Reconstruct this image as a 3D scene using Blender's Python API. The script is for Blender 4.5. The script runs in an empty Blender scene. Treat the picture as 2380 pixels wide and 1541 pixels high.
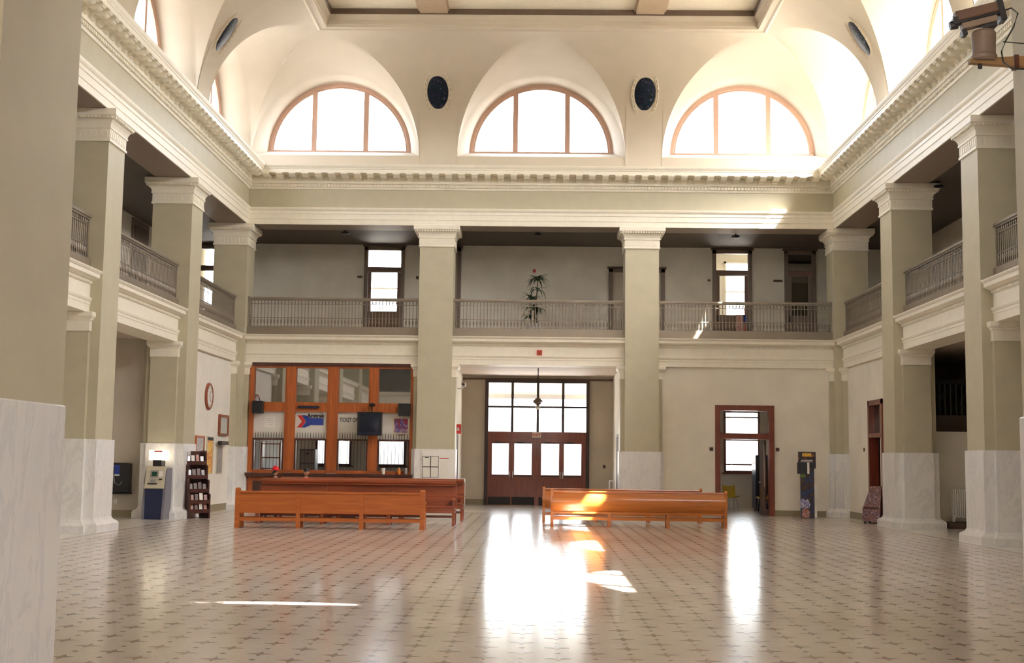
import bpy, bmesh, math, random
from mathutils import Vector, Matrix
PI = math.pi
CAMPOS = (-0.0036, -39.3287, 1.57651)
SKY, SUN, EXPO = 3.3, 90.0, 0.5
random.seed(7)
scene = bpy.context.scene
C = scene.collection

# ------------------------------------------------------------------ camera
cam_d = bpy.data.cameras.new('camera')
cam = bpy.data.objects.new('camera', cam_d); C.objects.link(cam)
scene.camera = cam
F_PX, YAW, PITCH, ROLL = 2946.81434, 0.02079, 0.10217, 0.01288
cam_d.sensor_fit = 'HORIZONTAL'; cam_d.sensor_width = 36.0
cam_d.lens = F_PX * 36.0 / 2380.0
cam_d.clip_start = 0.05; cam_d.clip_end = 500
def _cam_matrix():
    cy, sy, cp, sp, cr, sr = math.cos(YAW), math.sin(YAW), math.cos(PITCH), math.sin(PITCH), math.cos(ROLL), math.sin(ROLL)
    ax = Vector((cy, sy, 0))
    fw = Vector((-sy*cp, cy*cp, sp))
    az = ax.cross(fw)
    right = ax*cr + az*sr
    up = az*cr - ax*sr
    m = Matrix((right, up, -fw)).transposed().to_4x4()
    m.translation = Vector(CAMPOS)
    return m
cam.matrix_world = _cam_matrix()

# ------------------------------------------------------------------ daylight
world = bpy.data.worlds.new('sky'); scene.world = world
world.use_nodes = True
_nt = world.node_tree; _bg = _nt.nodes['Background']
_sky = _nt.nodes.new('ShaderNodeTexSky'); _sky.sky_type = 'NISHITA'; _sky.sun_disc = False
SUN_DIR = Vector((0.69, -0.582, 1.0)).normalized()
_sky.sun_elevation = math.asin(SUN_DIR.z); _sky.sun_rotation = math.atan2(SUN_DIR.x, SUN_DIR.y)
_sky.air_density = 1.0; _sky.dust_density = 5.0; _sky.ozone_density = 1.0; _sky.altitude = 200
_hs = _nt.nodes.new('ShaderNodeHueSaturation'); _hs.inputs['Saturation'].default_value = 0.35
_nt.links.new(_sky.outputs['Color'], _hs.inputs['Color']); _nt.links.new(_hs.outputs['Color'], _bg.inputs['Color'])
_bg.inputs['Strength'].default_value = SKY
sun_d = bpy.data.lights.new('sun', 'SUN'); sun_d.energy = SUN; sun_d.angle = 0.0095
sun_d.color = (1.0, 0.95, 0.86)
sun = bpy.data.objects.new('sun', sun_d); C.objects.link(sun)
sun.location = (30, -30, 40)
sun.rotation_euler = (-SUN_DIR).to_track_quat('-Z', 'Y').to_euler()
def portal(loc, direction, w, h):
    l = bpy.data.lights.new('window_portal', 'AREA'); l.shape = 'RECTANGLE'; l.size = w; l.size_y = h
    l.cycles.is_portal = True
    o = bpy.data.objects.new('window_portal', l); C.objects.link(o)
    o.location = loc; o.rotation_euler = Vector(direction).to_track_quat('-Z', 'Y').to_euler()
vs = scene.view_settings
vs.view_transform = 'Standard'; vs.look = 'None'; vs.gamma = 1.0; vs.use_curve_mapping = False
vs.exposure = EXPO
cy_ = scene.cycles
cy_.use_denoising = True
cy_.use_adaptive_sampling = True; cy_.adaptive_threshold = 0.02
cy_.max_bounces = 8; cy_.diffuse_bounces = 6; cy_.glossy_bounces = 3
cy_.transmission_bounces = 4; cy_.transparent_max_bounces = 12
cy_.caustics_reflective = False; cy_.caustics_refractive = False
cy_.sample_clamp_indirect = 6.0

# ------------------------------------------------------------------ helpers
class MB:
    def __init__(s, M=None): s.v = []; s.f = []; s.m = []; s.M = M; s.cm = 0
    def add(s, vs, fs):
        b = len(s.v)
        s.v += [tuple(v) for v in vs]
        s.f += [tuple(b+i for i in f) for f in fs]; s.m += [s.cm]*len(fs)
        return s
    def box(s, x0, x1, y0, y1, z0, z1):
        if x0 > x1: x0, x1 = x1, x0
        if y0 > y1: y0, y1 = y1, y0
        if z0 > z1: z0, z1 = z1, z0
        return s.add([(x0,y0,z0),(x1,y0,z0),(x1,y1,z0),(x0,y1,z0),(x0,y0,z1),(x1,y0,z1),(x1,y1,z1),(x0,y1,z1)],
                     [(0,3,2,1),(4,5,6,7),(0,1,5,4),(1,2,6,5),(2,3,7,6),(3,0,4,7)])
    def bbox(s, x0, x1, y0, y1, z0, z1, b=0.01):   # box with chamfered vertical and top edges
        r = [(z0,0),(z0+b,b),(z1-b,b),(z1,0)]
        rings = []
        for z, k in ((z0,-b),(z0+b,0),(z1-b,0),(z1,-b)):
            rings.append([(x0-k if k<0 else x0, y0-k if k<0 else y0, z),(x1+k if k<0 else x1, y0-k if k<0 else y0, z),
                          (x1+k if k<0 else x1, y1+k if k<0 else y1, z),(x0-k if k<0 else x0, y1+k if k<0 else y1, z)])
        return s.loft(rings, True, True)
    def loft(s, rings, closed=True, caps=False):
        n = len(rings[0]); vs = [p for r in rings for p in r]; fs = []
        for i in range(len(rings)-1):
            for j in range(n if closed else n-1):
                a = i*n+j; b = i*n+(j+1) % n
                fs.append((a, b, b+n, a+n))
        if caps:
            fs.append(tuple(reversed(range(n)))); fs.append(tuple(range((len(rings)-1)*n, len(rings)*n)))
        return s.add(vs, fs)
    def rect_loft(s, cx0, cx1, cy0, cy1, prof, caps=True):   # prof: (z, offset)
        return s.loft([[(cx0-o,cy0-o,z),(cx1+o,cy0-o,z),(cx1+o,cy1+o,z),(cx0-o,cy1+o,z)] for z, o in prof], True, caps)
    def prism(s, poly, axis, a, b):     # poly in the two other axes (order x,y,z without axis)
        def P(p, t):
            return {'x': (t, p[0], p[1]), 'y': (p[0], t, p[1]), 'z': (p[0], p[1], t)}[axis]
        n = len(poly)
        return s.loft([[P(p, a) for p in poly], [P(p, b) for p in poly]], True, True)
    def lathe(s, prof, c=(0,0,0), n=12, axis='z', caps=True):    # prof (r, h)
        rings = []
        for r, h in prof:
            ring = []
            for k in range(n):
                a = 2*PI*k/n; x, y = r*math.cos(a), r*math.sin(a)
                p = {'z': (x, y, h), 'y': (x, h, y), 'x': (h, x, y)}[axis]
                ring.append((c[0]+p[0], c[1]+p[1], c[2]+p[2]))
            rings.append(ring)
        return s.loft(rings, True, caps)
    def tube(s, path, r, n=8, caps=True):
        path = [Vector(p) for p in path]; rings = []
        rr = r if isinstance(r, (list, tuple)) else [r]*len(path)
        up = Vector((0,0,1)); 
        for i, p in enumerate(path):
            t = (path[min(i+1,len(path)-1)] - path[max(i-1,0)]).normalized()
            ref = up if abs(t.dot(up)) < 0.95 else Vector((1,0,0))
            a = t.cross(ref).normalized(); b = t.cross(a).normalized()
            rings.append([tuple(p + a*rr[i]*math.cos(2*PI*k/n) + b*rr[i]*math.sin(2*PI*k/n)) for k in range(n)])
        return s.loft(rings, True, caps)
    def ball(s, c, r, nu=12, nv=8):
        rx, ry, rz = r if isinstance(r, (list, tuple)) else (r, r, r)
        rings = []
        for i in range(nv+1):
            t = -PI/2 + PI*i/nv; ct = max(math.cos(t), 1e-3)
            rings.append([(c[0]+rx*ct*math.cos(2*PI*k/nu), c[1]+ry*ct*math.sin(2*PI*k/nu), c[2]+rz*math.sin(t)) for k in range(nu)])
        return s.loft(rings, True, True)
    def xf(s, f):
        s.v = [tuple(f(v)) for v in s.v]; return s
    def mesh(s, name, mats, smooth=False, angle=None):
        me = bpy.data.meshes.new(name); me.from_pydata(s.v, [], s.f)
        ms = mats if isinstance(mats, (list, tuple)) else [mats]
        for m in ms: me.materials.append(m)
        if len(ms) > 1: me.polygons.foreach_set('material_index', s.m)
        bm = bmesh.new(); bm.from_mesh(me); bmesh.ops.recalc_face_normals(bm, faces=bm.faces)
        if smooth and angle:
            for f in bm.faces: f.smooth = True
            for e in bm.edges:
                if len(e.link_faces) == 2 and e.calc_face_angle(0) > angle: e.smooth = False
        elif smooth:
            for f in bm.faces: f.smooth = True
        bm.to_mesh(me); bm.free()
        return me
    def build(s, name, mats, parent=None, smooth=False, angle=0.7):
        return link(name, s.mesh(name, mats, smooth, angle), parent)
def link(name, me, parent=None, loc=None):
    o = bpy.data.objects.new(name, me); C.objects.link(o)
    if parent: o.parent = parent
    if loc is not None: o.location = loc
    return o
def tag(o, label, cat=None, group=None, kind=None):
    if label: o['label'] = label
    if cat: o['category'] = cat
    if group: o['group'] = group
    if kind: o['kind'] = kind
    return o
def thing(name, label, cat, loc=(0,0,0), rz=0, group=None):
    o = bpy.data.objects.new(name, None); C.objects.link(o)
    o.location = loc; o.rotation_euler = (0,0,rz); o.empty_display_size = 0.1
    return tag(o, label, cat, group)
def struct(o, label=None):
    o['kind'] = 'structure'
    if label: o['label'] = label
    return o
def sroot(name, label, loc=(0,0,0), rz=0):
    o = bpy.data.objects.new(name, None); C.objects.link(o); o.location = loc; o.rotation_euler = (0,0,rz)
    return struct(o, label)
def copy_tree(o, parent=None):
    c = o.copy(); C.objects.link(c); c.parent = parent
    for ch in list(o.children): copy_tree(ch, c)
    return c
def text_mesh(name, body, size, mat_, parent, loc, rot=(PI/2,0,0), align='CENTER', ext=0.003, bold=0.0, sx=1.0):
    cu = bpy.data.curves.new(name, 'FONT'); cu.body = body; cu.size = size; cu.extrude = ext; cu.align_x = align; cu.align_y = 'CENTER'
    cu.offset = bold; cu.resolution_u = 3
    t = bpy.data.objects.new(name+'_c', cu); C.objects.link(t)
    me = bpy.data.meshes.new_from_object(t.evaluated_get(bpy.context.evaluated_depsgraph_get()))
    bpy.data.objects.remove(t); bpy.data.curves.remove(cu)
    me.name = name; me.materials.clear(); me.materials.append(mat_)
    o = link(name, me, parent); o.location = loc; o.rotation_euler = rot; o.scale = (sx, 1, 1)
    return o

# ------------------------------------------------------------------ materials
def mat(name, col, rough=0.6, metal=0.0, var=0.06, vscale=6.0, bump=0.0, bscale=60.0, coat=0.0, spec=0.5, emit=None, estr=0.0):
    m = bpy.data.materials.new(name); m.use_nodes = True
    nt = m.node_tree; n = nt.nodes; L = nt.links; p = n['Principled BSDF']
    p.inputs['Roughness'].default_value = rough; p.inputs['Metallic'].default_value = metal
    p.inputs['Specular IOR Level'].default_value = spec
    if coat: p.inputs['Coat Weight'].default_value = coat; p.inputs['Coat Roughness'].default_value = 0.08
    tc = n.new('ShaderNodeTexCoord')
    if var > 0:
        no = n.new('ShaderNodeTexNoise'); no.inputs['Scale'].default_value = vscale; no.inputs['Detail'].default_value = 4
        L.new(tc.outputs['Object'], no.inputs['Vector'])
        r = n.new('ShaderNodeValToRGB'); e = r.color_ramp.elements
        e[0].position = 0.3; e[1].position = 0.7
        e[0].color = tuple(max(0, c*(1-var)) for c in col)+(1,); e[1].color = tuple(min(1, c*(1+var)) for c in col)+(1,)
        L.new(no.outputs['Fac'], r.inputs['Fac']); L.new(r.outputs['Color'], p.inputs['Base Color'])
    else:
        p.inputs['Base Color'].default_value = tuple(col)+(1,)
    if bump > 0:
        nb = n.new('ShaderNodeTexNoise'); nb.inputs['Scale'].default_value = bscale; nb.inputs['Detail'].default_value = 3
        L.new(tc.outputs['Object'], nb.inputs['Vector'])
        b = n.new('ShaderNodeBump'); b.inputs['Strength'].default_value = bump; b.inputs['Distance'].default_value = 0.01
        L.new(nb.outputs['Fac'], b.inputs['Height']); L.new(b.outputs['Normal'], p.inputs['Normal'])
    if emit:
        p.inputs['Emission Color'].default_value = tuple(emit)+(1,); p.inputs['Emission Strength'].default_value = estr
    return m
def mat_wood(name, c0, c1, rough=0.3, axis='X', coat=0.5, scale=3.0):
    m = mat(name, c0, rough, var=0, coat=coat); nt = m.node_tree; n = nt.nodes; L = nt.links; p = n['Principled BSDF']
    tc = [x for x in n if x.type == 'TEX_COORD'][0]
    mp = n.new('ShaderNodeMapping'); s = {'X': (0.35, 7, 7), 'Y': (7, 0.35, 7), 'Z': (7, 7, 0.35)}[axis]
    mp.inputs['Scale'].default_value = s
    L.new(tc.outputs['Object'], mp.inputs['Vector'])
    no = n.new('ShaderNodeTexNoise'); no.inputs['Scale'].default_value = scale; no.inputs['Detail'].default_value = 6; no.inputs['Distortion'].default_value = 0.6
    L.new(mp.outputs['Vector'], no.inputs['Vector'])
    r = n.new('ShaderNodeValToRGB'); e = r.color_ramp.elements; e[0].position = 0.35; e[1].position = 0.68
    e[0].color = tuple(c0)+(1,); e[1].color = tuple(c1)+(1,)
    L.new(no.outputs['Fac'], r.inputs['Fac']); L.new(r.outputs['Color'], p.inputs['Base Color'])
    return m
def mat_marble(name, base, vein, rough=0.25, scale=1.6):
    m = mat(name, base, rough, var=0); nt = m.node_tree; n = nt.nodes; L = nt.links; p = n['Principled BSDF']
    tc = [x for x in n if x.type == 'TEX_COORD'][0]
    mp = n.new('ShaderNodeMapping'); mp.inputs['Rotation'].default_value = (0.4, 0.7, 0.2); mp.inputs['Scale'].default_value = (1.4, 1.4, 0.55)
    L.new(tc.outputs['Object'], mp.inputs['Vector'])
    no = n.new('ShaderNodeTexNoise'); no.inputs['Scale'].default_value = scale; no.inputs['Detail'].default_value = 9; no.inputs['Roughness'].default_value = 0.68; no.inputs['Distortion'].default_value = 0.7
    L.new(mp.outputs['Vector'], no.inputs['Vector'])
    r = n.new('ShaderNodeValToRGB'); e = r.color_ramp.elements
    e[0].position = 0.46; e[0].color = tuple(base)+(1,); e[1].position = 0.505; e[1].color = tuple(vein)+(1,)
    x = e.new(0.54); x.color = tuple(base)+(1,)
    x = e.new(0.70); x.color = tuple(0.5*a+0.5*b for a, b in zip(base, vein))+(1,)
    L.new(no.outputs['Fac'], r.inputs['Fac']); L.new(r.outputs['Color'], p.inputs['Base Color'])
    return m
def mat_glass(name, tint=(1,1,1), refl=0.08, rough=0.02):
    m = bpy.data.materials.new(name); m.use_nodes = True; nt = m.node_tree; n = nt.nodes; L = nt.links
    n.remove(n['Principled BSDF'])
    out = [x for x in n if x.type == 'OUTPUT_MATERIAL'][0]
    tr = n.new('ShaderNodeBsdfTransparent'); tr.inputs['Color'].default_value = tuple(tint)+(1,)
    gl = n.new('ShaderNodeBsdfGlossy'); gl.inputs['Roughness'].default_value = rough
    fr = n.new('ShaderNodeLayerWeight'); fr.inputs['Blend'].default_value = 0.5
    pw = n.new('ShaderNodeMath'); pw.operation = 'POWER'; pw.inputs[1].default_value = 5.0
    ad = n.new('ShaderNodeMath'); ad.operation = 'MULTIPLY_ADD'; ad.inputs[1].default_value = 0.9-refl; ad.inputs[2].default_value = refl; ad.use_clamp = True
    mx = n.new('ShaderNodeMixShader')
    L.new(fr.outputs['Facing'], pw.inputs[0]); L.new(pw.outputs[0], ad.inputs[0]); L.new(ad.outputs[0], mx.inputs['Fac']); L.new(tr.outputs[0], mx.inputs[1]); L.new(gl.outputs[0], mx.inputs[2])
    L.new(mx.outputs[0], out.inputs['Surface'])
    return m
M = {}
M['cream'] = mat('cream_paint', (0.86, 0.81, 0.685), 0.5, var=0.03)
M['vault'] = mat('vault_plaster', (0.60, 0.54, 0.445), 0.75, var=0.03, vscale=1.5, bump=0.05, bscale=30)
M['olive'] = mat('olive_paint', (0.49, 0.45, 0.325), 0.55, var=0.04, vscale=3)
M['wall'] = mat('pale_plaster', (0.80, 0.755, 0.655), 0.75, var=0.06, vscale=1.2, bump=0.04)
M['white_wall'] = mat('white_plaster', (0.82, 0.785, 0.70), 0.7, var=0.04, vscale=1.5)
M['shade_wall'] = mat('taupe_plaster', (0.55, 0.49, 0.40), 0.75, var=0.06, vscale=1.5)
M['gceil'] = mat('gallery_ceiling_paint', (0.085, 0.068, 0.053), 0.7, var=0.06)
M['aisle_ceil'] = mat('aisle_ceiling_paint', (0.55, 0.46, 0.38), 0.7, var=0.04)
M['gallery_wall'] = mat('gallery_plaster', (0.87, 0.835, 0.75), 0.75, var=0.07, vscale=1.3, bump=0.04)
M['gallery_bounce_top'] = mat('gallery_bounce_top', (0.68, 0.61, 0.52), 0.35, var=0.08, vscale=2)
M['roofing'] = mat('dark_roofing', (0.07, 0.065, 0.06), 0.9, var=0.2)
M['soffit'] = mat('brown_soffit', (0.27, 0.215, 0.175), 0.6, var=0.05)
M['panel_white'] = mat('ceiling_panel_paint', (0.86, 0.80, 0.66), 0.7, var=0.03)
M['tanbeam'] = mat('ceiling_beam_shadow_tan', (0.42, 0.32, 0.22), 0.6, var=0.05)  # the beams' shadow is put into this tan colour
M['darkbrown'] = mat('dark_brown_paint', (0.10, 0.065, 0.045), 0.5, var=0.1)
M['marble'] = mat_marble('white_marble', (0.80, 0.79, 0.775), (0.70, 0.695, 0.70), 0.28)
M['marble_floor'] = mat_marble('marble_paving', (0.70, 0.66, 0.60), (0.60, 0.56, 0.51), 0.15, 0.8)
M['rail'] = mat('bronze_grey_railing', (0.27, 0.225, 0.175), 0.4, metal=0.35, var=0.05)
M['base_olive'] = mat('olive_skirting', (0.26, 0.225, 0.14), 0.5, var=0.04)
M['winframe'] = mat('lunette_frame_halation_tint', (0.55, 0.37, 0.29), 0.5, var=0.05)  # light bleeding round the frames is put into this pinkish colour
M['glass'] = mat_glass('clear_glass')
M['mirror_glass'] = mat_glass('dark_reflective_glass', (0.10, 0.10, 0.10), 0.60)
M['wood'] = mat_wood('honey_oak', (0.36, 0.088, 0.014), (0.48, 0.130, 0.022), 0.42, 'X', 0.12)
M['wood_gloss'] = mat_wood('varnished_oak', (0.44, 0.13, 0.022), (0.55, 0.185, 0.036), 0.28, 'X', 0.45)
M['wood_red'] = mat_wood('mahogany', (0.20, 0.038, 0.013), (0.31, 0.068, 0.022), 0.30, 'X', 0.3)
M['wood_ticket'] = mat_wood('ticket_screen_oak', (0.31, 0.07, 0.014), (0.46, 0.12, 0.024), 0.45, 'Z', 0.1)
M['wood_dark'] = mat_wood('dark_mahogany', (0.045, 0.012, 0.008), (0.085, 0.022, 0.014), 0.35, 'Z', 0.4)
M['wood_door'] = mat_wood('red_brown_door', (0.13, 0.026, 0.013), (0.20, 0.044, 0.020), 0.4, 'Z', 0.2)
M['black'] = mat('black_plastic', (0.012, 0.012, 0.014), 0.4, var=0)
M['iron'] = mat('black_iron', (0.02, 0.018, 0.018), 0.5, metal=0.5, var=0)
M['white'] = mat('white_enamel', (0.82, 0.80, 0.76), 0.4, var=0.02)
M['paper'] = mat('white_paper', (0.80, 0.78, 0.72), 0.7, var=0.02)
M['red'] = mat('red_paint', (0.55, 0.03, 0.025), 0.4, var=0.04)
M['blue'] = mat('blue_paint', (0.02, 0.05, 0.30), 0.4, var=0.0)
M['ink'] = mat('black_ink', (0.015, 0.015, 0.015), 0.6, var=0)
M['yellow'] = mat('yellow_plastic', (0.55, 0.36, 0.03), 0.4, var=0.04)
M['grey'] = mat('grey_metal', (0.35, 0.34, 0.33), 0.4, metal=0.4, var=0.03)
M['beige'] = mat('beige_plastic', (0.55, 0.50, 0.38), 0.45, var=0.03)
M['navy'] = mat('navy_panel', (0.008, 0.014, 0.06), 0.3, var=0.0)
M['greyblue'] = mat('grey_blue_metal', (0.17, 0.165, 0.20), 0.4, var=0.03)
M['orange'] = mat('orange_print', (0.70, 0.20, 0.02), 0.6, var=0.05)
# ================================================================== STRUCTURE
W = 9.2; YN = -32.2          # hall half width, near colonnade plane; far colonnade plane is y = 0
XO, YB, YF = 12.6, -41.5, 7.2  # outer walls
ZBB, ZWT, ZCEIL, ZG = 4.58, 5.45, 4.70, 9.0
def SIDE(side):
    # local (u along the wall, d towards the hall centre, z) -> world
    return {'far': lambda p: (p[0], -p[1], p[2]), 'left': lambda p: (-W+p[1], p[0], p[2]),
            'right': lambda p: (W-p[1], p[0], p[2]), 'near': lambda p: (p[0], YN+p[1], p[2])}[side]
def URANGE(side): return (-W, W) if side in ('far', 'near') else (YN, 0.0)
def side_loft(side, prof, mb=None):      # prof (d, z): mitred strip along one side of the hall
    mb = mb or MB(); f = SIDE(side); u0, u1 = URANGE(side)
    rings = [[f((u0+d, d, z)), f((u1-d, d, z))] for d, z in prof]
    return mb.loft(rings, closed=False)
def wall_holes(mb, axis, pos, t, u0, u1, z0, z1, holes):
    us = sorted({u0, u1, *[h[0] for h in holes], *[h[1] for h in holes]}); zs = sorted({z0, z1, *[h[2] for h in holes], *[h[3] for h in holes]})
    us = [u for u in us if u0 <= u <= u1]; zs = [z for z in zs if z0 <= z <= z1]
    for i in range(len(us)-1):
        run = None
        for j in range(len(zs)-1):
            um, zm = (us[i]+us[i+1])/2, (zs[j]+zs[j+1])/2
            solid = not any(h[0] < um < h[1] and h[2] < zm < h[3] for h in holes)
            if solid: run = (run[0], zs[j+1]) if run else (zs[j], zs[j+1])
            if (not solid or j == len(zs)-2) and run:
                if axis == 'y': mb.box(us[i], us[i+1], pos, pos+t, run[0], run[1])
                else: mb.box(pos, pos+t, us[i], us[i+1], run[0], run[1])
                run = None
    return mb

# ---- floor with star inlays
def mat_floor():
    m = mat('beige_mosaic', (0.46, 0.40, 0.325), 0.15, var=0, spec=0.28); nt = m.node_tree; n = nt.nodes; L = nt.links; p = n['Principled BSDF']
    tc = [x for x in n if x.type == 'TEX_COORD'][0]
    no = n.new('ShaderNodeTexNoise'); no.inputs['Scale'].default_value = 0.5; no.inputs['Detail'].default_value = 5
    vo = n.new('ShaderNodeTexVoronoi'); vo.inputs['Scale'].default_value = 45
    L.new(tc.outputs['Object'], no.inputs['Vector']); L.new(tc.outputs['Object'], vo.inputs['Vector'])
    r = n.new('ShaderNodeValToRGB'); e = r.color_ramp.elements; e[0].position = 0.35; e[1].position = 0.65
    e[0].color = (0.62, 0.55, 0.49, 1); e[1].color = (0.70, 0.64, 0.58, 1)
    L.new(no.outputs['Fac'], r.inputs['Fac'])
    mx = n.new('ShaderNodeMix'); mx.data_type = 'RGBA'; mx.blend_type = 'MULTIPLY'; mx.inputs[0].default_value = 0.12
    L.new(r.outputs['Color'], mx.inputs[6]); L.new(vo.outputs['Color'], mx.inputs[7]); L.new(mx.outputs[2], p.inputs['Base Color'])
    nb = n.new('ShaderNodeTexNoise'); nb.inputs['Scale'].default_value = 3.0; nb.inputs['Detail'].default_value = 2
    L.new(tc.outputs['Object'], nb.inputs['Vector'])
    b = n.new('ShaderNodeBump'); b.inputs['Strength'].default_value = 0.045; b.inputs['Distance'].default_value = 0.01
    L.new(nb.outputs['Fac'], b.inputs['Height']); L.new(b.outputs['Normal'], p.inputs['Normal'])
    return m
M['floor'] = mat_floor()
M['inlay'] = mat('red_brown_marble_inlay', (0.27, 0.175, 0.14), 0.16, var=0.3, vscale=2.5)
floor = MB().box(-XO-.2, XO+.2, YB, YF+.3, -0.3, 0).build('floor', M['floor'])
struct(floor, 'polished beige mosaic floor with dark star inlays')
XBD = 8.95
for x0, x1, y0, y1 in ((-XBD-.05, -XBD, YN+.25, -.25), (XBD, XBD+.05, YN+.25, -.25), (-XBD, XBD, -.30, -.25), (-XBD, XBD, YN+.25, YN+.30)):
    MB().box(x0, x1, y0, y1, 0, 0.002).build('border_strip', M['inlay'], floor)
for x0, x1, y0, y1 in ((-XO, -XBD-.05, YN, .0), (XBD+.05, XO, YN, .0)):
    MB().box(x0, x1, y0, y1, 0, 0.0015).build('marble_margin', M['marble_floor'], floor)
def star_pts(cx, cy):
    pts = []
    for k in range(8):
        a = k*PI/4
        if k % 4 == 0: r = 0.108
        elif k % 2 == 0: r = 0.122
        else: r = 0.036
        pts.append((cx+r*math.cos(a), cy+r*math.sin(a)))
    return pts
def dot_pts(cx, cy): return [(cx-.03, cy), (cx, cy-.035), (cx+.03, cy), (cx, cy+.035)]
PX, PY = 0.3015, 0.594
stars = []; dots = []
for i in range(-27, 33):
    x = -0.72 + PX*i
    if abs(x) > XBD-.15: continue
    for j in range(-60, 60):
        y = -28.0 + PY*j + (PY/2 if i % 2 else 0)
        if YN+.45 < y < -.45: stars.append((x, y))
        yd = y + PY/2
        if YN+.45 < yd < -.45: dots.append((x, yd))
CX, CY = CAMPOS[0], CAMPOS[1]
def seen(p):     # in the frame and how large it shows
    dx, dy = p[0]-CX, p[1]-CY
    return dy > 8.9 and -0.36*dy < dx < 0.385*dy
vis = sorted([s for s in stars if seen(s)], key=lambda s: (s[0]-CX)**2+(s[1]-CY)**2)
big = set(vis[:300])
one = MB().loft([[(x, y, 0) for x, y in star_pts(0, 0)], [(x, y, 0.0012) for x, y in star_pts(0, 0)]], True, True).mesh('star_inlay', M['inlay'])
for s in vis[:300]: link('star_inlay', one, floor, (s[0], s[1], 0))
rest = MB()
for s in stars:
    if s not in big: rest.add([(x, y, 0.0012) for x, y in star_pts(*s)], [tuple(range(8))])
for s in dots: rest.add([(x, y, 0.0012) for x, y in dot_pts(*s)], [(0, 1, 2, 3)])
o = rest.build('inlay_field', M['inlay'], floor); o['kind'] = 'stuff'

# ---- outer shell of the building
m = MB()
UPW = [(-6.75, -4.95, 6.4, 9.4), (6.84, 8.15, 6.4, 9.02), (-12.5, -11.2, 6.4, 9.4)]
wall_holes(m, 'y', YF, .3, -XO-.3, XO+.3, 0, 9.6, [(-1.92, 1.90, 0, 4.55), (-8.1, -6.8, 1.35, 2.35), (-5.95, -4.8, 1.35, 2.35), (6.80, 8.1, 1.28, 3.52)] + UPW)
struct(m.build('wall_outer_far', M['wall']), 'outer far wall behind the galleries')
struct(MB().box(-XO-.3, -XO, YB, YF, 0, 9.6).build('wall_outer_left', M['white_wall']), 'pale outer wall of the clock-side gallery')
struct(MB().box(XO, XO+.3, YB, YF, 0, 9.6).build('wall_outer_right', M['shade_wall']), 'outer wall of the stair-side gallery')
NEARH = [(-1.95, 1.95, 2.4, 4.3)]  # unseen opening reduced to a high strip so less light comes frontally
m = MB(); wall_holes(m, 'y', YB-.3, .3, -XO-.3, XO+.3, 0, 9.6, NEARH)
struct(m.build('wall_outer_near', M['wall']), 'entrance wall behind the camera')
wn = 0
for k, h in enumerate(NEARH):
    t = sroot('window_street_%d' % (k+1), 'unseen street-wall opening cut to a strip for less frontal light')
    MB().add([(h[0], YB-.15, h[2]), (h[1], YB-.15, h[2]), (h[1], YB-.15, h[3]), (h[0], YB-.15, h[3])], [(0, 1, 2, 3)]).build('pane', M['glass'], t)
    n = int((h[1]-h[0])/1.2)
    for i in range(n+1):
        x = h[0]+(h[1]-h[0])*i/n; MB().box(x-.05, x+.05, YB-.2, YB-.1, h[2], h[3]).build('mullion', M['wood_door'], t)
    MB().box(h[0], h[1], YB-.19, YB-.11, h[2]+(h[3]-h[2])*.66-.05, h[2]+(h[3]-h[2])*.66+.05).build('transom', M['wood_door'], t)
    portal(((h[0]+h[1])/2, YB-.32, (h[2]+h[3])/2), (0, 1, 0), h[1]-h[0], h[3]-h[2])
# gallery slabs and ceilings
def ring_boxes(z0, z1, inner):
    return [(-XO, XO, inner, YF, z0, z1), (-XO, XO, YB, YN-inner, z0, z1), (-XO, -W-inner, YN-inner, inner, z0, z1), (W+inner, XO, YN-inner, inner, z0, z1)]
for k, b in enumerate(ring_boxes(ZCEIL, ZWT-.001, .7)):
    o = MB().box(*b).build('gallery_floor', M['aisle_ceil']); struct(o, 'gallery floor slab')
    MB().box(b[0], b[1], b[2], b[3], ZWT-.001, ZWT+.004).build('gallery_bounce_top', M['gallery_bounce_top'], o)  # unseen pale top, added to bounce light onto gallery walls and ceilings
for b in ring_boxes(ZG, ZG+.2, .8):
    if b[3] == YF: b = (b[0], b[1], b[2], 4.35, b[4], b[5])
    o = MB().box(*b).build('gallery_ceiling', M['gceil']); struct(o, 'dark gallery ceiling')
o = MB().box(-XO, XO, 4.35, YF+.3, 9.5, 9.7).build('upper_room_ceiling', M['wall']); struct(o)
for b in ring_boxes(9.72, 9.80, .02): struct(MB().box(b[0]-.4 if b[0] == -XO else b[0], b[1]+.4 if b[1] == XO else b[1], b[2], b[3], b[4], b[5]).build('roof', M['roofing']), 'unseen dark roof added over the galleries to cut sun bounce')  # unseen slabs, added dark to cut sun bounce and close light leaks
# upper gallery far wall with doorways
YG = 4.05
GH = [(-6.0, -4.70, ZWT, 8.90), (6.02, 7.28, ZWT, 8.90), (8.50, 9.46, ZWT, 8.90), (-12.1, -10.85, ZWT, 8.90), (2.47, 4.28, ZWT, 8.2), (-4.05, -2.75, ZWT, 8.9)]
m = MB(); wall_holes(m, 'y', YG, .3, -XO, XO, ZWT, 9.6, GH)
gw = struct(m.build('wall_gallery_far', M['gallery_wall']), 'pale plaster wall at the back of the far gallery')
MB().box(-XO, XO, YG-.03, YG, ZWT, ZWT+.22).build('skirting', M['base_olive'], gw)
for x in (-9.3, -3.6, 1.2, 5.2, 8.3):
    struct(MB().box(x-.08, x+.08, YG+.3, YF, ZWT, 9.5).build('wall_upper_partition', M['white_wall']))

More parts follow.
